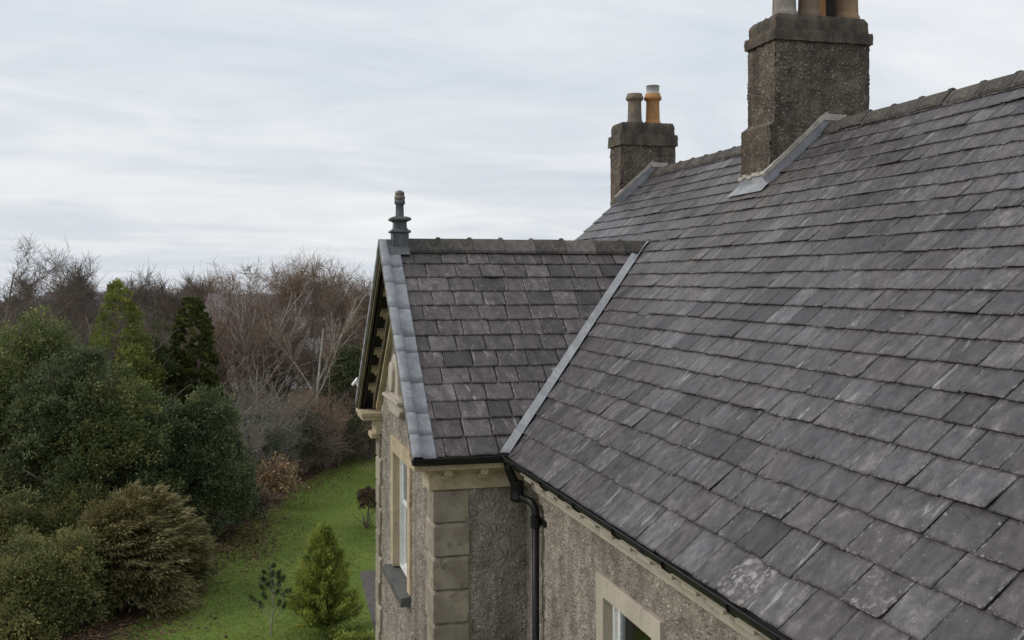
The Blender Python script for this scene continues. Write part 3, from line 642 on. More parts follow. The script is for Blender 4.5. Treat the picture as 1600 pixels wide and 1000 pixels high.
# ------------------------------------------------------------------ chimneys
def chimney(x0, x1, y0, y1, zb, zs, zband, zcap, band, cell, seed, plinth=None):
    def faces(x0, x1, y0, y1, z0, z1, sd):
        h = z1 - z0
        return [((x1, y0, z0), YU, ZU, y1 - y0, h, (1, 0, 0), cell, A * .9, .034, sd), ((x0, y0, z0), YU, ZU, y1 - y0, h, (-1, 0, 0), .05, A * .6, .12, sd + 1),
                ((x0, y0, z0), XU, ZU, x1 - x0, h, (0, -1, 0), cell, A * .9, .034, sd + 2), ((x0, y1, z0), XU, ZU, x1 - x0, h, (0, 1, 0), .05, A * .6, .12, sd + 3)]
    c = harl_obj('chimney', faces(x0, x1, y0, y1, zb, zs + .02, seed), 'harl_chimney', house)
    if plinth:
        px0, px1, py0, py1, pz = plinth
        harl_obj('plinth', faces(px0, px1, py0, py1, zb, pz, seed + 10), 'harl_chimney', c)
        mb = MB(); mb.loft([[(px0, py0, pz), (px1, py0, pz), (px1, py1, pz), (px0, py1, pz)], [(x0, y0, pz + .06), (x1, y0, pz + .06), (x1, y1, pz + .06), (x0, y1, pz + .06)]]); mb.build('weathering', 'harl_chimney', c)
    def rough(name, X0, X1, Y0, Y1, Z0, Z1, taper, mat):
        dx, dy, dz = X1 - X0, Y1 - Y0, Z1 - Z0; st = .028; bm = bmesh.new()
        for ax in range(3):
            o1, o2 = [(1, 2), (0, 2), (0, 1)][ax]; dd = (dx, dy, dz); n1, n2 = max(3, int(dd[o1] / st)), max(3, int(dd[o2] / st))
            for sgn in (-.5, .5):
                g = [[None] * (n2 + 1) for _ in range(n1 + 1)]
                for i in range(n1 + 1):
                    for j in range(n2 + 1):
                        c_ = [0, 0, 0]; c_[ax] = sgn; c_[o1] = i / n1 - .5; c_[o2] = j / n2 - .5; g[i][j] = bm.verts.new(c_)
                for i in range(n1):
                    for j in range(n2): bm.faces.new((g[i][j], g[i + 1][j], g[i + 1][j + 1], g[i][j + 1]))
        bmesh.ops.remove_doubles(bm, verts=bm.verts, dist=1e-4); bmesh.ops.recalc_face_normals(bm, faces=bm.faces)
        r_ = np.random.default_rng(seed + int(Z0 * 100))
        for v in bm.verts:
            t = v.co.z + .5; k = 1 - taper * max(0, t - .75) / .25; e_ = sum(abs(q) > .499 for q in v.co)
            v.co = Vector(((X0 + X1) / 2 + v.co.x * dx * k, (Y0 + Y1) / 2 + v.co.y * dy * k, Z0 + t * dz)) + Vector(r_.normal(0, .0028, 3))
        me = bpy.data.meshes.new(name); bm.to_mesh(me); bm.free(); me.polygons.foreach_set('use_smooth', [True] * len(me.polygons)); o = link(name, me, mat, c); o.modifiers.new('edge', 'EDGE_SPLIT').split_angle = R(42); return o
    rough('band', x0 - band, x1 + band, y0 - band, y1 + band, zs, zband, .012, 'cap')
    rough('cap', x0 + band * .2, x1 - band * .2, y0 + band * .2, y1 - band * .2, zband - .01, zcap, .07, 'cap')
    return c
def pot(c, x, y, z, h, r, mat, cowl=0):
    mb = MB(); mb.lathe([(r * 1.12, -.04), (r * 1.14, .02), (r * 1.10, .05), (r * 1.0, .065), (r * .98, .10), (r * .93, h * .55), (r * .92, h - .13), (r * .97, h - .12), (r * 1.20, h - .10), (r * 1.24, h - .075), (r * 1.20, h - .05), (r * 1.08, h - .03), (r * 1.06, h), (r * .80, h), (r * .78, h - .3)], (x, y, z), 28, cap=False)
    mb.build('chimney_pot', mat, c, 0, True)
    if cowl:
        mb = MB(); mb.lathe([(r * .90, h - .01), (r * .90, h + cowl), (r * .94, h + cowl), (r * .94, h + cowl + .012), (r * .86, h + cowl + .012), (r * .84, h)], (x, y, z), 28, cap=False); mb.build('cowl', 'plastic', c, 0, True)
nx0, nx1, ny0, ny1 = -1.185, -.526, 3.30, 4.512
c1 = chimney(nx0, nx1, ny0, ny1, 2.4, 4.535, 4.665, 4.845, .034, .0125, 40, (nx0 - .05, nx1 + .004, 3.235, ny1 + .05, 3.56))
tag(c1, 'large harled chimney straddling the ridge')
for x, y, m_, h in ((-.70, 3.52, 'pot_grey', .62), (-.70, 3.83, 'pot_brown', .66), (-.95, 4.06, 'pot_orange', .70), (-.70, 4.335, 'pot_mixed', .64), (-1.0, 3.66, 'pot_brown', .6), (-1.05, 4.30, 'pot_dark', .66)):
    pot(c1, x, y, 4.845, h, .128, m_)
c2 = chimney(-6.196, -5.70, 3.396, 4.336, 2.6, 3.985, 4.165, 4.36, .034, .0135, 70)
tag(c2, 'smaller harled chimney at the far gable end')
pot(c2, -5.95, 3.725, 4.36, .50, .118, 'pot_mixed2'); pot(c2, -5.95, 4.045, 4.36, .515, .118, 'pot_orange', .125)
def flashing(c, xn, xf, yf, hl, hc, apron):
    sf = yf / CP; e = xn + .016
    # upstand strip along the near face, from the front corner up to the ridge
    def strip(name, n0, n1, mat, out, s_a, s_b, seg):
        mb = MB(); ss = np.linspace(s_a, s_b, seg + 1); rings = []
        for s in ss:
            w = .004 * rs.normal()
            rings.append([(xn - .02, *mp(0, s, n0)[1:]), (xn + out, *mp(0, s, n0)[1:]), (xn + out + .002, *mp(0, s, n1 + w)[1:]), (xn - .02, *mp(0, s, n1 + w)[1:])])
        mb.loft(rings); return mb.build(name, mat, c, .003)
    strip('side_flashing', -.02, hl, 'lead', .022, sf - .02, SM + .10, 6)
    strip('mortar_fillet', hl, hl + hc, 'cement', .036, sf - .02, SM + .07, 16)
    yb = RW + .12
    zt = mp(0, SM, hl)[2]
    mb = MB(); mb.box(xn - .02, xn + .040, RW - .08, yb + .08, zt - .02, zt + .055); mb.build('ridge_fillet', 'cement', c, .006)
    if apron:
        z0 = yf * TP; mb = MB(); mb.box(xf - .02, xn + .02, yf - .020, yf + .01, z0 - .02, z0 + hl * .95); mb.build('front_flashing', 'lead', c, .004)
        mb = MB(); N = 7
        for k in range(N):
            a = xf - .02 + (xn + .04 - xf) * k / N; b = xf - .02 + (xn + .04 - xf) * (k + 1) / N; z = z0 + hl * .95 + rs.normal(0, .006); 
            m_ = MB(); m_.box(a + .002, b - .002, yf - .036, yf + .01, z, z + hc); m_.build('mortar_block', 'cement', c, .006)
        mb = MB(); q0 = [(xf - .05, sf - .19), (xn + .05, sf - .17), (xn + .04, sf + .02), (xf - .04, sf + .02)]
        mb.loft([[mp(a, b, .040) for a, b in q0], [mp(a, b, .033) for a, b in q0]]); mb.build('apron_flashing', 'lead', c, .003)
flashing(c1, nx1 + .004, nx0 - .05, 3.235, .115, .046, True)
flashing(c2, -5.70, -6.196, 3.396, .12, .045, False)
# small security floodlight fixed on the far eave of the gable
mb = MB(); mb.hexa([(-5.25, -.98, .25), (-5.13, -.98, .25), (-5.13, -.91, .31), (-5.25, -.91, .31), (-5.25, -.99, .27), (-5.13, -.99, .27), (-5.13, -.91, .37), (-5.25, -.91, .37)]); mb.tube([(-5.16, -.92, .30), (-5.02, -.90, .18), (-4.97, -.86, .05)], .010, 8); fl = mb.build('floodlight', 'white', house, .006, loc=HL); tag(fl, 'small white floodlight on the far side of the gable')
# ------------------------------------------------------------------ vegetation
def mat_leaf(name, stops, rough=.5, trans=.25, spec=.4):
    q = NT(name); r = q.attr('rnd').outputs['Fac']; c = q.ramp(r, stops)
    q.fin(c, rough, None, spec); tr = q.n.new('ShaderNodeBsdfTranslucent'); q.set(tr.inputs[0], c)
    ms = q.n.new('ShaderNodeMixShader'); ms.inputs[0].default_value = trans; q.t.links.new(q.b.outputs[0], ms.inputs[1]); q.t.links.new(tr.outputs[0], ms.inputs[2]); q.t.links.new(ms.outputs[0], q.out.inputs[0]); return q.m
M['leaf_holly'] = mat_leaf('holly_leaf', [(0, (0.073, 0.093, 0.037)), (.5, (0.144, 0.175, 0.063)), (.85, (0.223, 0.247, 0.090)), (1, (0.396, 0.387, 0.133))], .5, .25, .18)
M['leaf_laurel'] = mat_leaf('laurel_leaf', [(0, (0.062, 0.083, 0.038)), (.5, (0.117, 0.149, 0.070)), (.88, (0.199, 0.227, 0.100)), (1, (0.343, 0.360, 0.157))], .5, .25, .18)
M['leaf_mid'] = mat_leaf('mid_green_leaf', [(0, (.040, .055, .020)), (.5, (.075, .095, .034)), (1, (.14, .16, .06))], .6)
M['leaf_yellow'] = mat_leaf('yellow_green_leaf', [(0, (0.111, 0.136, 0.030)), (.5, (0.193, 0.228, 0.046)), (1, (0.385, 0.365, 0.082))], .55)
M['leaf_olive'] = mat_leaf('olive_leaf', [(0, (0.096, 0.105, 0.042)), (.5, (0.170, 0.177, 0.061)), (.85, (0.255, 0.261, 0.092)), (1, (0.425, 0.354, 0.123))], .55)
M['leaf_gold'] = mat_leaf('golden_conifer_spray', [(0, (0.033, 0.045, 0.012)), (.45, (0.068, 0.087, 0.018)), (.8, (0.128, 0.143, 0.030)), (1, (0.210, 0.203, 0.053))], .6)
M['leaf_juniper'] = mat_leaf('juniper_spray', [(0, (0.093, 0.086, 0.039)), (.4, (0.164, 0.150, 0.062)), (.75, (0.234, 0.209, 0.084)), (1, (0.315, 0.239, 0.121))], .6)
M['leaf_conifer'] = mat_leaf('young_conifer_spray', [(0, (0.124, 0.168, 0.036)), (.5, (0.249, 0.305, 0.059)), (1, (0.497, 0.521, 0.117))], .6)
M['leaf_pine'] = mat_leaf('pine_needle', [(0, (0.075, 0.099, 0.064)), (.5, (0.136, 0.164, 0.105)), (1, (0.235, 0.261, 0.162))], .6)
M['leaf_sapling'] = mat_leaf('sapling_needle', [(0, (.045, .065, .024)), (.5, (.085, .110, .042)), (1, (.15, .18, .075))], .6)
M['leaf_orange'] = mat_leaf('autumn_leaf', [(0, (0.249, 0.160, 0.070)), (.5, (0.445, 0.281, 0.118)), (1, (0.677, 0.506, 0.257))], .6)
M['leaf_brown'] = mat_leaf('dead_leaf', [(0, (.060, .040, .026)), (.6, (.11, .070, .042)), (1, (.19, .12, .07))], .8, .1)
M['leaf_far'] = mat_leaf('far_wood', [(0, (.060, .056, .052)), (.6, (.095, .085, .078)), (1, (.13, .115, .10))], .9, .1)
M['leaf_litter'] = mat_leaf('fallen_leaf', [(0, (.06, .035, .02)), (.6, (.13, .075, .04)), (1, (.26, .16, .08))], .8, .1)
M['grass'] = mat_leaf('grass_blade', [(0, (0.141, 0.190, 0.031)), (.5, (0.219, 0.290, 0.046)), (.9, (0.308, 0.368, 0.070)), (1, (0.439, 0.381, 0.137))], .6, .3)
M['bark'] = mat_simple('brown_bark', (.13, .102, .080), (.20, .162, .132), 7, .9, .4, 30, .01)
M['bark_red'] = mat_simple('reddish_twigs', (.215, .148, .108), (.31, .228, .175), 5, .9, .3, 30, .01)
M['bark_birch'] = mat_simple('birch_bark', (.42, .385, .34), (.56, .52, .47), 5, .85, .3, 20, .01, (.16, .135, .115), (1, 1, .4))
M['bark_grey'] = mat_simple('grey_bark', (.24, .21, .175), (.34, .305, .26), 7, .9, .4, 30, .01)

def unit(a): return a / np.maximum(np.linalg.norm(a, axis=-1, keepdims=True), 1e-9)
def leaf_mesh(name, P, D, rng, L, Wd, mat, parent, rnd=None, fold=.25, up=.35):
    """one folded four-sided blade per point; D the way it points"""
    n = len(P); D = unit(D); L = np.asarray(L) * np.ones(n); Wd = np.asarray(Wd) * np.ones(n)
    nr = unit(rng.normal(size=(n, 3)) + np.array([0, 0, up])); S = unit(np.cross(D, nr)); N = np.cross(S, D)
    V = np.empty((n, 4, 3)); V[:, 0] = P; V[:, 1] = P + D * (L * .5)[:, None] + S * (Wd * .5)[:, None] + N * (Wd * fold)[:, None]
    V[:, 2] = P + D * L[:, None]; V[:, 3] = P + D * (L * .5)[:, None] - S * (Wd * .5)[:, None] + N * (Wd * fold)[:, None]
    rnd = rng.random(n) if rnd is None else rnd
    F = np.stack([np.arange(n) * 4 + k for k in (0, 1, 2)], -1); F2 = np.stack([np.arange(n) * 4 + k for k in (0, 2, 3)], -1)
    return npmesh(name, V.reshape(-1, 3), np.vstack([F, F2]), mat, parent, {'rnd': np.repeat(rnd, 4)})
def tubes(name, S, sides, mat, parent):
    S = np.array(S, float); P0, P1, R0, R1 = S[:, 0:3], S[:, 3:6], S[:, 6], S[:, 7]; D = unit(P1 - P0); a = np.where(np.abs(D[:, 2:3]) < .9, [[0, 0, 1.]], [[1., 0, 0]])
    U = unit(np.cross(D, a)); Wv = np.cross(D, U); n = len(S); V = np.empty((n, 2 * sides, 3))
    for j in range(sides):
        t = 2 * np.pi * j / sides; o = U * math.cos(t) + Wv * math.sin(t); V[:, j] = P0 + o * R0[:, None]; V[:, sides + j] = P1 + o * R1[:, None]
    b = np.arange(n)[:, None] * 2 * sides
    F = np.concatenate([np.stack([b[:, 0] + j, b[:, 0] + (j + 1) % sides, b[:, 0] + sides + (j + 1) % sides, b[:, 0] + sides + j], -1) for j in range(sides)])
    return npmesh(name, V.reshape(-1, 3), F, mat, parent, None, True)
def grow(rng, p, d, L, r, lev, out, cfg, tips=None):
    n = cfg['n'][lev]; d = np.array(d, float); p = np.array(p, float); rr = r; last = lev == len(cfg['n']) - 1
    for i in range(n):
        d = d + rng.normal(0, cfg['wob'][lev], 3) + np.array([0, 0, cfg['up'][lev]]); d /= np.linalg.norm(d); q = p + d * L / n; t = (i + 1) / n; r2 = max(r * (1 - t * (.75 if not last else .6)), cfg.get('rmin', .004))
        out.append((*p, *q, rr, r2, lev)); 
        if not last and t > cfg['start'][lev]:
            for _ in range(rng.poisson(cfg['kids'][lev])):
                ax = unit(np.cross(d, rng.normal(size=3))); an = R(rng.uniform(*cfg['ang'][lev])); dd = d * math.cos(an) + ax * math.sin(an)
                f = rng.random(); grow(rng, p + (q - p) * f, dd, L * cfg['ratio'][lev] * rng.uniform(.7, 1.2) * (1 - .45 * t), r2 * .62, lev + 1, out, cfg, tips)
        p = q; rr = r2
    if tips is not None and last: tips.append((*p, *d))
def twiglets(S, rng, n, Lr, r, up=.15, lv=1, spread=.6):
    B = S[S[:, 8] >= lv]; ln = np.linalg.norm(B[:, 3:6] - B[:, :3], axis=1); k = rng.choice(len(B), n, p=ln / ln.sum()); f = rng.random((n, 1)); P0 = B[k, :3] + (B[k, 3:6] - B[k, :3]) * f
    D = unit(unit(B[k, 3:6] - B[k, :3]) * .8 + rng.normal(0, spread, (n, 3)) + np.array([0, 0, up])); L = rng.uniform(*Lr, (n, 1)); P1 = P0 + D * L * .5; D2 = unit(D + rng.normal(0, .3, (n, 3)) + np.array([0, 0, up])); P2 = P1 + D2 * L * .5
    one = np.ones((n, 1)); return np.vstack([np.hstack([P0, P1, one * r, one * r * .8, one * 9]), np.hstack([P1, P2, one * r * .8, one * r * .45, one * 9])])
CFG_TREE = dict(n=[7, 5, 4, 3], wob=[.07, .12, .16, .2], up=[.05, .05, .04, .02], start=[.28, .15, .1, 0], kids=[2.0, 2.1, 2.0, 0], ang=[(25, 50), (25, 55), (25, 60), (0, 0)], ratio=[.55, .55, .6, .5], rmin=.006)
CFG_BIRCH = dict(n=[8, 7, 5, 3], wob=[.05, .10, .14, .2], up=[.05, .06, .03, .0], start=[.16, .15, .1, 0], kids=[2.2, 2.2, 2.1, 0], ang=[(22, 52), (20, 48), (20, 55), (0, 0)], ratio=[.66, .5, .55, .5], rmin=.0045)
CFG_SHRUB = dict(n=[6, 4, 3], wob=[.12, .16, .2], up=[.03, .03, .0], start=[.2, .1, 0], kids=[2.2, 2.0, 0], ang=[(15, 45), (20, 55), (0, 0)], ratio=[.55, .55, .5], rmin=.005)
CFG_POLL = dict(n=[4, 6, 5, 4], wob=[.03, .08, .12, .14], up=[.05, .06, .05, .03], start=[.45, .2, .12, 0], kids=[5.0, 2.2, 1.8, 0], ang=[(15, 60), (15, 45), (15, 45), (0, 0)], ratio=[.95, .5, .55, .5], rmin=.010)
def bare_tree(name, label, px, depth, ytop, cfg, seed, mt, mc, group=None, lean=(0, 0), r=None, cat='tree', zbase=None, ntw=0, ltw=(.3, .8), rtw=.007):
    rng = np.random.default_rng(seed); b = at(px, depth); b[2] = float(gz(b[0], b[1])) if zbase is None else zbase
    H = CAM[2] + (HY - ytop) / FPX * depth - b[2]; out = []
    grow(rng, (0, 0, 0), (lean[0], lean[1], 1), 1.0, (r or .018), 0, out, dict(cfg, rmin=.0003)); S = np.array(out)
    k = H / np.percentile(S[:, 5], 99.8); S[:, :6] *= k; S[:, 6:8] = np.maximum(S[:, 6:8] * k, cfg['rmin'])
    e = empty(name, b, label, cat, group)
    if ntw: S = np.vstack([S, twiglets(S, rng, ntw, ltw, rtw)])
    th = S[:, 8] <= (2 if mt == 'bark_birch' else 1)
    tubes('trunk', S[th], 6, mt, e); tubes('crown', S[~th], 3, mc, e); return e, S
def bare_shrub(name, label, px, depth, ytop, width, stems, seed, mc, group=None, leafmat=None, nleaf=0, cat='shrub', ntw=2200):
    rng = np.random.default_rng(seed); b = at(px, depth); b[2] = float(gz(b[0], b[1])); H = CAM[2] + (HY - ytop) / FPX * depth - b[2]; out = []; tips = []
    for i in range(stems):
        a = rng.uniform(0, 2 * np.pi); s = rng.uniform(.0, 1) ** .5 * width; d = np.array([math.cos(a) * s, math.sin(a) * s, H]); 
        bs = .5 if stems > 20 else .03; grow(rng, (math.cos(a) * s * bs, math.sin(a) * s * bs, 0), unit(d * np.array([.75, .75, 1])), H * rng.uniform(.65, 1.05), .018 + .008 * rng.random(), 0, out, CFG_SHRUB, tips)
    S = np.array(out); S[:, [2, 5]] *= min(1, H / np.percentile(S[:, 5], 99.7)); S[:, [2, 5]] = np.maximum(S[:, [2, 5]], 0.0); S = np.vstack([S, twiglets(S, rng, ntw, (.2, .6), .0055, .1)])
    e = empty(name, b, label, cat, group); th = S[:, 8] == 0; tubes('stems', S[th], 4, mc, e); tubes('twigs', S[~th], 3, mc, e)
    if nleaf:
        T = np.array(tips); idx = rng.integers(0, len(T), nleaf); leaf_mesh('leaves', T[idx, :3] * np.array([1, 1, min(1, H / max(T[:, 2].max(), .1))]) + rng.normal(0, .08, (nleaf, 3)), rng.normal(size=(nleaf, 3)), rng, rng.uniform(.07, .12, nleaf), .065, leafmat, e)
    return e
def leafy(name, label, px, depth, ytop, rx, ry, zlow, ncl, nl, L, Wd, mat, seed, group=None, clr=.30, cat='tree', cone=0, trunk=True, bias=.0):
    """evergreen mass: clumps over an uneven crown, leaves round each clump"""
    rng = np.random.default_rng(seed); b = at(px, depth); b[2] = float(gz(b[0], b[1])); H = CAM[2] + (HY - ytop) / FPX * depth - b[2]
    e = empty(name, b, label, cat, group); rz = (H - zlow) / 2; zc = zlow + rz
    d = unit(rng.normal(size=(ncl, 3))); d[:, 2] = np.where(d[:, 2] < -.55, -d[:, 2], d[:, 2]); bump = 1 + .16 * np.sin(d[:, 0] * 5 + seed) * np.cos(d[:, 1] * 4 + seed * 2) + .10 * np.sin(d[:, 2] * 9 + d[:, 0] * 7)
    rad = rng.uniform(.55, 1.0, ncl) ** .6 * bump; C = d * np.stack([rx * rad, ry * rad, rz * rad], -1) * .9 + np.array([0, 0, zc])
    if cone:
        t = np.clip((C[:, 2] - zlow) / (H - zlow), 0, 1); k = (1 - t) ** cone + .04; t2 = rng.random(ncl) ** .8; an = rng.uniform(0, 2 * np.pi, ncl); k = ((1 - t2) ** cone) * rng.uniform(.62, 1.05, ncl) + .02
        C = np.stack([np.cos(an) * rx * k, np.sin(an) * ry * k, zlow + t2 * (H - zlow) * .98], -1)
    cr = clr * rng.uniform(.55, 1.4, ncl)
    if cone: cr *= np.clip(1.1 - t2 * .75, .25, 1)
    per = 13; axc = np.array([0, 0, zc * .6]); lobe = np.repeat(np.arange(ncl), per); outd = unit(C - axc)[lobe]; dd = unit(rng.normal(size=(ncl * per, 3)) + outd * .55 + np.array([0, 0, .35]))
    SC = C[lobe] + dd * (cr[lobe] * rng.uniform(.55, 1.12, ncl * per))[:, None] * np.array([1, 1, .85]); SC[:, 2] = zlow + (SC[:, 2] - zlow) * (H - zlow) / max(np.percentile(SC[:, 2], 99.7) - zlow, .1); sr = cr[lobe] * rng.uniform(.18, .38, ncl * per); tn = rng.normal(.42, .15, ncl)[lobe] + rng.normal(0, .15, ncl * per)
    w = sr ** 1.5; idx = rng.choice(ncl * per, nl, p=w / w.sum()); g = rng.normal(0, .55, (nl, 3)); P = SC[idx] + g * sr[idx][:, None]; P[:, 2] = np.maximum(P[:, 2], .03)
    D = unit(dd[idx] * .8 + unit(g) * .7 + rng.normal(0, .35, (nl, 3)) + np.array([0, 0, bias]))
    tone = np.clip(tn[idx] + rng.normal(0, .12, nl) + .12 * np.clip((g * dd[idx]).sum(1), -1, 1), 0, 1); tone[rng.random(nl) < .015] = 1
    leaf_mesh('crown', P, D, rng, L * rng.uniform(.7, 1.3, nl), Wd * rng.uniform(.7, 1.3, nl), mat, e, tone, .22, 1.1)
    if trunk:
        out = []; cfg = dict(n=[6, 5], wob=[.08, .14], up=[.08, .02], start=[.15, 0], kids=[3.0, 0], ang=[(30, 70), (0, 0)], ratio=[.55, .5], rmin=.01)
        grow(rng, (0, 0, -.05), (0, 0, 1), H * .88, .02 * H + .02, 0, out, cfg); tubes('trunk', out, 6, 'bark', e)
    return e

# --- garden border, near
leafy('holly_tree', 'tall dark glossy evergreen filling the left edge of the picture', 20, 31, 498, 3.0, 2.3, -1.6, 250, 85000, .10, .058, 'leaf_holly', 21, 'dark evergreens of the border', .60)
leafy('holly_tree', 'dark evergreen in front of the yellow-green tree, left of the round laurel', 160, 29.8, 585, 1.95, 1.7, -1.6, 170, 56000, .09, .054, 'leaf_holly', 22, 'dark evergreens of the border', .50)
leafy('laurel_bush', 'round dark green laurel between the brown juniper and the bare thicket', 300, 31.2, 618, 1.72, 1.7, -.9, 170, 60000, .095, .056, 'leaf_laurel', 23, 'dark evergreens of the border', .46)
leafy('holly_tree', 'dark evergreen filling the gap between the tall evergreen and its neighbour', 92, 29.2, 556, 1.6, 1.6, -1.5, 150, 46000, .09, .054, 'leaf_laurel', 27, 'dark evergreens of the border', .46)
leafy('laurel_bush', 'lower dark laurel joining the round laurel to the evergreens on its left', 232, 30.2, 632, 1.35, 1.4, -1.0, 120, 40000, .09, .054, 'leaf_laurel', 28, 'dark evergreens of the border', .42)
leafy('olive_shrub', 'olive-green leafy shrub at the left edge below the tall evergreen', 25, 26.5, 780, 1.5, 1.2, -.6, 90, 34000, .075, .044, 'leaf_olive', 24, None, .40, 'shrub')
leafy('olive_shrub', 'small yellow-tinged shrub behind the spreading juniper', 122, 28, 755, 1.1, .9, -.5, 70, 22000, .07, .042, 'leaf_olive', 25, None, .36, 'shrub')
leafy('olive_shrub', 'leafy olive shrub cut off by the bottom left corner', 10, 22.2, 915, .9, .9, -.4, 50, 18000, .065, .038, 'leaf_olive', 26, None, .34, 'shrub')
def juniper(label, px, depth, rx, ry, H, nb, seed, mat):
    rng = np.random.default_rng(seed); b = at(px, depth); e = empty('juniper_shrub', b, label, 'shrub'); seg = []; P = []; D = []; T = []
    bough = [(rng.uniform(0, 2 * np.pi), rng.random() ** .85, rng.uniform(.82, 1.06), rng.normal(.45, .14)) for _ in range(nb // 12)]
    for i in range(nb):
        a0, t0, l0, tn0 = bough[i % len(bough)]; a = a0 + rng.normal(0, .16); t = float(np.clip(t0 + rng.normal(0, .06), 0, 1)); lob = l0 * rng.uniform(.72, 1.06) * (1 + .10 * math.sin(3 * a + seed))
        tip = np.array([math.cos(a) * rx * lob * math.sqrt(1 - t * t * .97), math.sin(a) * ry * lob * math.sqrt(1 - t * t * .97), H * t * l0 * rng.uniform(.9, 1.06) + .08]); p = np.array([tip[0] * .22, tip[1] * .22, .05 + tip[2] * .25]) - RT * .45 * rx * .6; mid = p * .35 + tip * .65 + np.array([0, 0, .26 * H * (1 - t * .7)]); tone = tn0 + rng.normal(0, .06); n = 7; prev = p
        for k in range(1, n + 1):
            f = k / n; q = (1 - f) ** 2 * p + 2 * f * (1 - f) * mid + f * f * tip; d = unit(q - prev); seg.append((*prev, *q, .012 * (1.1 - f), .012 * (1.0 - f * .9)))
            if k > 3:
                m = 24; g = rng.random((m, 1)); sd = unit(np.cross(d, np.array([0, 0, 1.0]))) * rng.normal(0, .10, (m, 1)); P.append(prev + (q - prev) * g + sd + rng.normal(0, .022, (m, 3))); D.append(unit(d * np.array([1, 1, .5]) + sd * 4 + RT * .25 + rng.normal(0, .2, (m, 3)) + np.array([0, 0, -.06]))); T.append(np.clip(tone + rng.normal(0, .15, m) + .10 * (k - 5.5) / 2 + .18 * (t - .5), 0, 1))
            prev = q
    tubes('stems', seg, 3, 'bark', e); P = np.vstack(P); leaf_mesh('foliage', P, np.vstack(D), rng, rng.uniform(.10, .20, len(P)), .030, mat, e, np.concatenate(T), .2, 1.2)
juniper('broad brownish-green juniper with arching feathery sprays', 226, 25.6, 2.35, 1.85, 2.35, 1900, 31, 'leaf_juniper')
leafy('olive_shrub', 'twiggy yellow-green shrub at the bottom edge left of the juniper', 78, 23.4, 838, 1.35, 1.3, -.5, 110, 36000, .07, .040, 'leaf_olive', 29, None, .36, 'shrub')
# --- young conifers on the lawn
def young_conifer():
    rng = np.random.default_rng(33); b = at(506, 22.7); e = empty('young_conifer', b, 'bright green young conifer standing on the lawn near the house', 'tree'); H = 2.32; seg = [(0, 0, 0, .0, .0, H * .96, .032, .006)]; P = []; D = []; T = []
    for i in range(330):
        t = rng.random() ** 1.15; z = .12 + t * (H - .2); a = rng.uniform(0, 2 * np.pi); Lb = (1 - t) ** .75 * rng.uniform(.42, 1.02) + .06; d = unit(np.array([math.cos(a), math.sin(a), .35 + .5 * t])); p = np.array([0, 0, z]); n = 6; tone = rng.normal(.45, .14)
        for k in range(n):
            d = unit(d + np.array([0, 0, .05]) + rng.normal(0, .07, 3)); q = p + d * Lb / n; seg.append((*p, *q, .010, .007))
            m = int(12 + 26 * (k + 1) / n); f = rng.random((m, 1)); P.append(p + (q - p) * f + rng.normal(0, .035, (m, 3))); D.append(unit(d + rng.normal(0, .5, (m, 3)) + np.array([0, 0, .25]))); T.append(np.clip(tone + rng.normal(0, .15, m) + .05 * (k - 2), 0, 1)); p = q
    tubes('trunk', seg, 4, 'bark', e); P = np.vstack(P); leaf_mesh('foliage', P, np.vstack(D), rng, rng.uniform(.06, .12, len(P)), .024, 'leaf_conifer', e, np.concatenate(T))
young_conifer()
def sapling():
    rng = np.random.default_rng(35); b = at(424, 22.6); e = empty('pine_sapling', b, 'small thin pine sapling with dark needle tufts on the lawn', 'tree'); seg = []; P = []; D = []
    def stem(p, d, L, r, n):
        p = np.array(p, float); d = unit(np.array(d, float)); pts = [p]
        for k in range(n):
            d = unit(d + rng.normal(0, .06, 3) + np.array([0, 0, .07])); q = p + d * L / n; seg.append((*p, *q, r * (1 - .6 * k / n), r * (1 - .6 * (k + 1) / n))); p = q; pts.append(p)
        m = 190; f = rng.random(m); i0 = np.clip((f * n * .30 + n * .70), 0, n - 1e-3); i = i0.astype(int); pa = np.array(pts); Q = pa[i] + (pa[np.minimum(i + 1, n)] - pa[i]) * (i0 - i)[:, None]
        P.append(Q); D.append(unit(d * .55 + rng.normal(0, .75, (m, 3)))); return pts
    tr = stem((0, 0, 0), (.02, -.05, 1), 1.52, .020, 10)
    for i, (h, a, L) in enumerate([(3, .4, .55), (3, 2.2, .6), (3, 4.3, .62), (4, 1.2, .55), (4, 3.3, .6), (5, 5.2, .5), (5, .1, .48), (6, 2.0, .42), (6, 4.0, .4), (8, 1.0, .28), (8, 4.4, .25), (4, 5.6, .5), (5, 2.7, .46), (6, 5.9, .38), (7, .9, .34), (7, 3.1, .33), (7, 5.0, .3), (9, 2.4, .18), (2, 1.4, .5), (2, 3.8, .52)]):
        stem(tr[h], (math.cos(a), math.sin(a), .75), L, .010, 5)
    tubes('trunk', seg, 5, 'bark_grey', e); P = np.vstack(P); leaf_mesh('needles', P, np.vstack(D), rng, rng.uniform(.05, .10, len(P)), .010, 'leaf_sapling', e)
sapling()
leafy('leafy_bush', 'small dark reddish bush on the lawn beside the house corner', 574, 32.5, 765, .38, .38, .35, 26, 5200, .05, .03, 'leaf_brown', 36, None, .15, 'shrub')
leafy('ground_cover', 'low bright green plant below the young conifer at the bottom edge', 545, 22.0, 985, .75, .5, .0, 24, 6500, .05, .03, 'leaf_conifer', 37, None, .14, 'plant', 0, False)

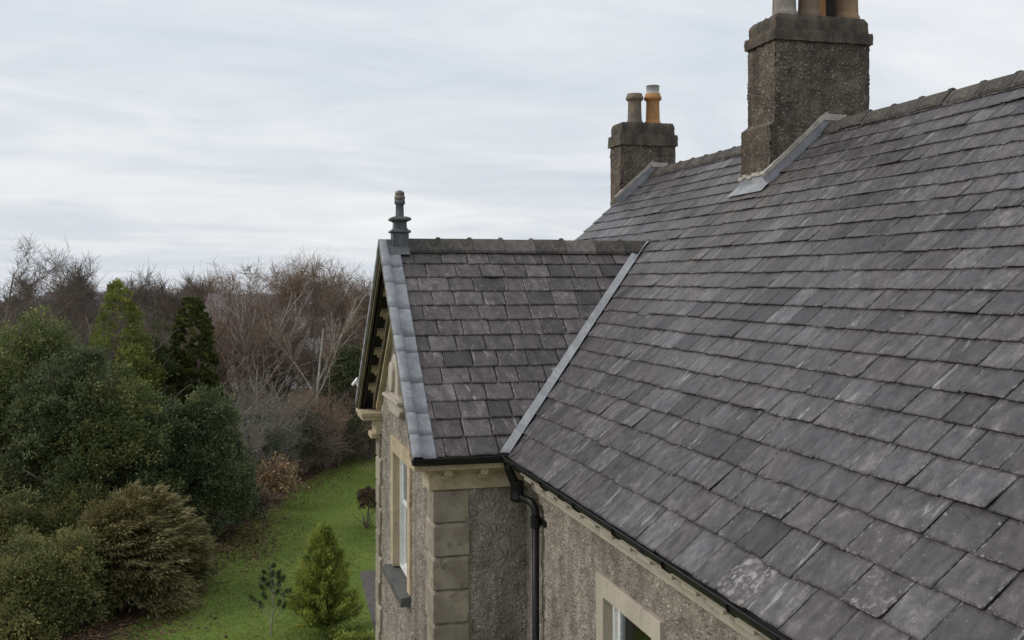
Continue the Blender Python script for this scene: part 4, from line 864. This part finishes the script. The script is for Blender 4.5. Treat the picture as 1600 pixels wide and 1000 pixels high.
# --- middle distance
leafy('yellow_green_tree', 'light yellow-green leafy tree with a pointed top rising above the hollies', 186, 37.5, 443, 2.1, 1.7, .5, 150, 24000, .10, .045, 'leaf_yellow', 41, None, .46, 'tree', .62, True, .3)
leafy('green_tree', 'mid green loose tree right of the yellow-green tree', 226, 39, 512, 1.3, 1.2, -.5, 110, 26000, .10, .05, 'leaf_mid', 42, None, .40)
leafy('conical_conifer', 'dark golden-green conical conifer in the middle of the tree line', 300, 40, 468, 1.26, 1.2, -.2, 620, 90000, .10, .042, 'leaf_gold', 43, None, .20, 'tree', .36, True, .6)
leafy('dark_evergreen', 'nearly black evergreen close behind the gable corner', 560, 46, 540, 1.5, 1.4, .1, 90, 26000, .11, .06, 'leaf_laurel', 44, None, .5)
for i, (px, d, yt, w, st, mc, lab) in enumerate([
        (352, 36.5, 640, 1.0, 26, 'bark_grey', 'grey bare thicket right behind the round laurel'), (395, 39.5, 600, 1.5, 34, 'bark_grey', 'tall grey-brown bare thicket left of the ivy-clad birch'),
        (450, 41.5, 610, 1.5, 34, 'bark_red', 'bare brown thicket in the middle of the border'), (505, 43.5, 600, 1.5, 32, 'bark_red', 'arching bare thicket beside the pale birch stem'),
        (555, 45, 590, 1.4, 28, 'bark', 'bare thicket just left of the gable')]):
    bare_shrub('bare_thicket', lab, px, d, yt, w, st, 50 + i, mc, 'bare thickets of the border')
for i, (px, d, yt, w, n, mt, lab) in enumerate([(402, 38.5, 655, 1.0, 9000, 'leaf_pine', 'grey-green undergrowth below the birches on the left'), (478, 42, 640, 1.5, 13000, 'leaf_pine', 'grey-green undergrowth in front of the birches'), (540, 44.5, 650, 1.3, 10000, 'leaf_laurel', 'dark undergrowth at the far end of the lawn')]):
    leafy('undergrowth_shrub', lab, px, d, yt, w, 1.1, .05, 60, n, .10, .035, mt, 60 + i, 'undergrowth shrubs', .42, 'shrub')
bare_shrub('autumn_shrub', 'sparse shrub with pale orange leaves at the lawn edge', 436, 35.4, 715, .75, 14, 71, 'bark_red', None, 'leaf_orange', 1500, ntw=700)
bare_shrub('autumn_shrub', 'low brown-leaved shrub at the lawn edge under the laurel', 400, 33.6, 752, .7, 14, 72, 'bark_red', None, 'leaf_brown', 1500, ntw=800)
birch = [(350, 47, 428, 'bark_red', (.02, -.05)), (388, 49, 412, 'bark_birch', (.0, -.08)), (424, 46, 408, 'bark', (0, .05)), (452, 51, 406, 'bark_birch', (0, -.04)), (486, 47.5, 407, 'bark_birch', (0, .10)), (520, 50, 410, 'bark_red', (0, -.05)), (552, 49, 420, 'bark_birch', (0, -.16)), (585, 52, 424, 'bark_red', (0, 0))]
bl = ['leftmost bare tree of the birch clump, next to the conifer', 'pale-stemmed bare birch leaning left', 'bare tree with an ivy-clad trunk in the birch clump', 'tall pale birch at the centre of the clump', 'pale birch with wide spread stems leaning right', 'reddish bare tree behind the pale birches', 'pale birch leaning left towards the lawn near the gable', 'reddish bare tree half hidden by the gable']
for i, ((px, d, yt, mt, ln), lab) in enumerate(zip(birch, bl)):
    e, S = bare_tree('birch_tree', lab, px, d, yt, CFG_BIRCH, 80 + i, mt, 'bark_red', 'bare birches behind the lawn', ln, .021, ntw=2600, ltw=(.3, .9), rtw=.0055)
    if i == 2:
        rng = np.random.default_rng(99); t = S[S[:, 8] == 0]; nl = 5200; k = rng.integers(0, max(1, len(t) - 3), nl); f = rng.random((nl, 1)); Pq = t[k, :3] + (t[k, 3:6] - t[k, :3]) * f; dd = unit(rng.normal(size=(nl, 3))); leaf_mesh('ivy', Pq + dd * rng.uniform(.05, .34, (nl, 1)), dd + np.array([0, 0, .1]), rng, .10, .08, 'leaf_laurel', e)
CFG_FAN = dict(n=[5, 8, 6, 4], wob=[.04, .07, .10, .14], up=[.03, .05, .03, .0], start=[.15, .2, .15, 0], kids=[1.9, 1.2, 1.1, 0], ang=[(18, 48), (15, 40), (20, 50), (0, 0)], ratio=[1.25, .5, .5, .5], rmin=.009)
bare_tree('birch_tree', 'pale multi-stemmed birch fanning out in front of the clump', 488, 44.2, 432, CFG_FAN, 95, 'bark_birch', 'bark_red', 'bare birches behind the lawn', (.05, .10), .016, ntw=900, ltw=(.3, .7))
bare_tree('birch_tree', 'thin pale birch rising left of the ivy-clad tree', 398, 44.8, 440, CFG_FAN, 97, 'bark_birch', 'bark_red', 'bare birches behind the lawn', (0, -.06), .013, ntw=700, ltw=(.3, .7))
# tall bare trees at the left edge
bare_tree('bare_tree', 'tall dark bare tree at the left edge standing above everything', 8, 52, 374, CFG_TREE, 101, 'bark', 'bark', 'bare trees at the left edge', (.0, .10), .014, ntw=2600)
bare_tree('bare_tree', 'slanting bare tree right of the tall one at the left edge', 34, 50, 402, CFG_TREE, 102, 'bark', 'bark', 'bare trees at the left edge', (0, .30), .012, ntw=1600)
# thickets behind the evergreens
for i, (px, d, yt) in enumerate([(20, 44, 452), (75, 47, 462), (118, 52, 470), (222, 50, 462), (262, 53, 466), (322, 46, 480)]):
    bare_shrub('bare_thicket', ['brown bare thicket under the tall tree at the left edge', 'brown bare thicket above the hollies', 'brown bare thicket left of the yellow-green tree', 'brown bare thicket right of the yellow-green tree', 'brown bare thicket left of the conical conifer', 'brown bare thicket right of the conical conifer'][i], px, d, yt, 1.9, 34, 110 + i, 'bark', 'bare thickets behind the evergreens')
# far bare trees with rounded heads
far = [(108, 84, 426, 'round-headed bare tree standing alone left of the yellow-green tree'), (150, 120, 455, 'small far bare tree in the gap left of the yellow-green tree'), (208, 88, 432, 'round-headed bare tree just right of the yellow-green top'), (240, 92, 444, 'far bare tree between two round-headed ones'), (268, 86, 446, 'far bare tree with upright limbs left of the conical conifer'), (306, 94, 438, 'round-headed bare tree behind the conical conifer'), (58, 96, 440, 'far bare tree behind the left edge trees'), (336, 90, 446, 'far bare tree between conical conifer and birches')]
for i, (px, d, yt, lab) in enumerate(far): bare_tree('bare_tree', lab, px, d, yt, CFG_POLL, 130 + i, 'bark', 'bark', 'far bare trees on the skyline', (0, 0), .026, ntw=3600, ltw=(.6, 1.8), rtw=.016)
# far woods: one mass nobody could count
rng = np.random.default_rng(150); Ps = []; Ds = []
for k in range(150):
    d = rng.uniform(105, 420); px = rng.uniform(-250, 900); b = at(px, d); g0 = float(gz(b[0], b[1])); top = CAM[2] - d * rng.uniform(22, 42) / FPX; h = max(top - g0, 3); m = 420; q = unit(rng.normal(size=(m, 3))) * rng.random((m, 1)) ** .35 * np.array([d * .018 + 1, d * .018 + 1, h * .5]); Ps.append(q + np.array([b[0], b[1], g0 + h * .5])); Ds.append(rng.normal(size=(m, 3)))
P = np.vstack(Ps); tag(leaf_mesh('far_woods', P, np.vstack(Ds) + np.array([0, 0, 1.2]), rng, rng.uniform(.6, 1.5, len(P)), rng.uniform(.3, .6, len(P)), 'leaf_far', None), 'brown bare woods below the horizon', 'woods', None, 'stuff')
# far houses glimpsed between the trees
def far_house(label, px, depth, yw, w, dpt, wh, rh, rot):
    b = at(px, depth); b[2] = float(gz(b[0], b[1])); top = CAM[2] + (HY - yw) / FPX * depth; e = empty('far_house', b, label, 'house', 'white houses behind the trees'); e.rotation_euler = (0, 0, rot); H = top - b[2]
    mb = MB(); mb.box(-w / 2, w / 2, -dpt / 2, dpt / 2, -1, H); wall = mb.build('wall', 'white_render', e)
    mb = MB(); mb.loft([[(x, -dpt / 2 - .3, H + .004), (x, 0, H + rh), (x, dpt / 2 + .3, H + .004)] for x in (-w / 2 - .3, w / 2 + .3)]); rf = mb.build('roof', 'far_roof', e); mb = MB(); mb.box(w * .3, w * .3 + .8, -.4, .4, H + rh * .6, H + rh + .9); mb.build('chimney', 'far_roof', rf)
    for zz_ in (H - 1.9, H - 4.6):
        for k in range(4):
            for sd in (-1, 1):
                x = -w / 2 + w * (k + .5) / 4; mb = MB(); mb.box(x - .55, x + .55, sd * dpt / 2 - .04, sd * dpt / 2 + .04, zz_, zz_ + 1.3); o = mb.build('window', 'far_glass', e)
M['white_render'] = mat_simple('white_render', (.62, .61, .60), (.72, .71, .70), 1, .8, .05); M['far_roof'] = mat_simple('far_slate_roof', (.13, .13, .15), (.18, .18, .20), 2, .7, .1); M['far_glass'] = mat_simple('far_window', (.03, .035, .04), (.05, .055, .06), 1, .2, 0)
far_house('white house with grey roof left of the yellow-green tree', 134, 128, 484, 9, 8, 5, 2.2, R(75)); far_house('white house seen left of the conical conifer', 262, 118, 492, 8, 7, 5, 2.0, R(100)); far_house('white house half hidden behind the birch clump', 428, 80, 486, 9.0, 7, 5, 1.3, R(84))
# --- grass and fallen leaves
def inpoly(P, poly):
    x, y = P[:, 0], P[:, 1]; r = np.zeros(len(P), bool); j = len(poly) - 1
    for i in range(len(poly)):
        c = ((poly[i, 1] > y) != (poly[j, 1] > y)) & (x < (poly[j, 0] - poly[i, 0]) * (y - poly[i, 1]) / (poly[j, 1] - poly[i, 1] + 1e-12) + poly[i, 0]); r ^= c; j = i
    return r
rng = np.random.default_rng(170); P = np.stack([rng.uniform(-42, -9, 420000), rng.uniform(-7, 6, 420000)], -1); P = P[inpoly(P, lawn_poly)]
P = P[~((P[:, 0] > -17.4) & (P[:, 1] > np.interp(P[:, 0], pl[:, 0], pl[:, 1])) & (P[:, 1] < np.interp(P[:, 0], pl[:, 0], pl[:, 1] + 2.2 * pw / .7)))]
P = P[(P[:, 1] < 3.5 + (-9 - P[:, 0]) * .1)]; n = min(len(P), 170000); P = P[:n]; clump = .5 + .22 * np.sin(P[:, 0] * 1.1) * np.cos(P[:, 1] * 1.6 + 1) 
worn = np.clip(np.sin(P[:, 0] * .55 + 1.3 * np.sin(P[:, 1] * .9)) * np.cos(P[:, 1] * 1.3 + P[:, 0] * .3) - .35, 0, 1); tone = np.clip(clump + rng.normal(0, .14, n) + worn * .7, 0, 1); P3 = np.column_stack([P, np.full(n, .003)])
tag(leaf_mesh('grass', P3, np.column_stack([rng.normal(0, .9, (n, 2)), np.ones(n)]), rng, rng.uniform(.018, .046, n), .018, 'grass', None, tone), 'short green lawn grass with a few fallen leaves', 'grass', None, 'stuff')
k = rng.integers(0, len(dense), 9000); off = np.abs(rng.normal(0, .9, 9000)) * np.where(rng.random(9000) < .45, 1, -1); Pl = dense[k] + np.column_stack([rng.normal(0, .5, 9000), off * .9])
pt = GPX(395, 842)[:2]; Pl = np.vstack([Pl, pt + rng.normal(0, 1, (1500, 2)) * np.array([2.6, .55])]); far_n = 500; Pl = np.vstack([Pl, np.column_stack([rng.uniform(-40, -12, far_n), rng.uniform(-5, 3, far_n)])]); n = len(Pl); D = np.column_stack([rng.normal(size=(n, 2)), rng.normal(0, .25, n)])
tag(leaf_mesh('fallen_leaves', np.column_stack([Pl, np.full(n, .03)]), D, rng, rng.uniform(.05, .10, n), .055, 'leaf_litter', None, None, .15, 2.5), 'brown fallen leaves along the lawn edge', 'leaves', None, 'stuff')
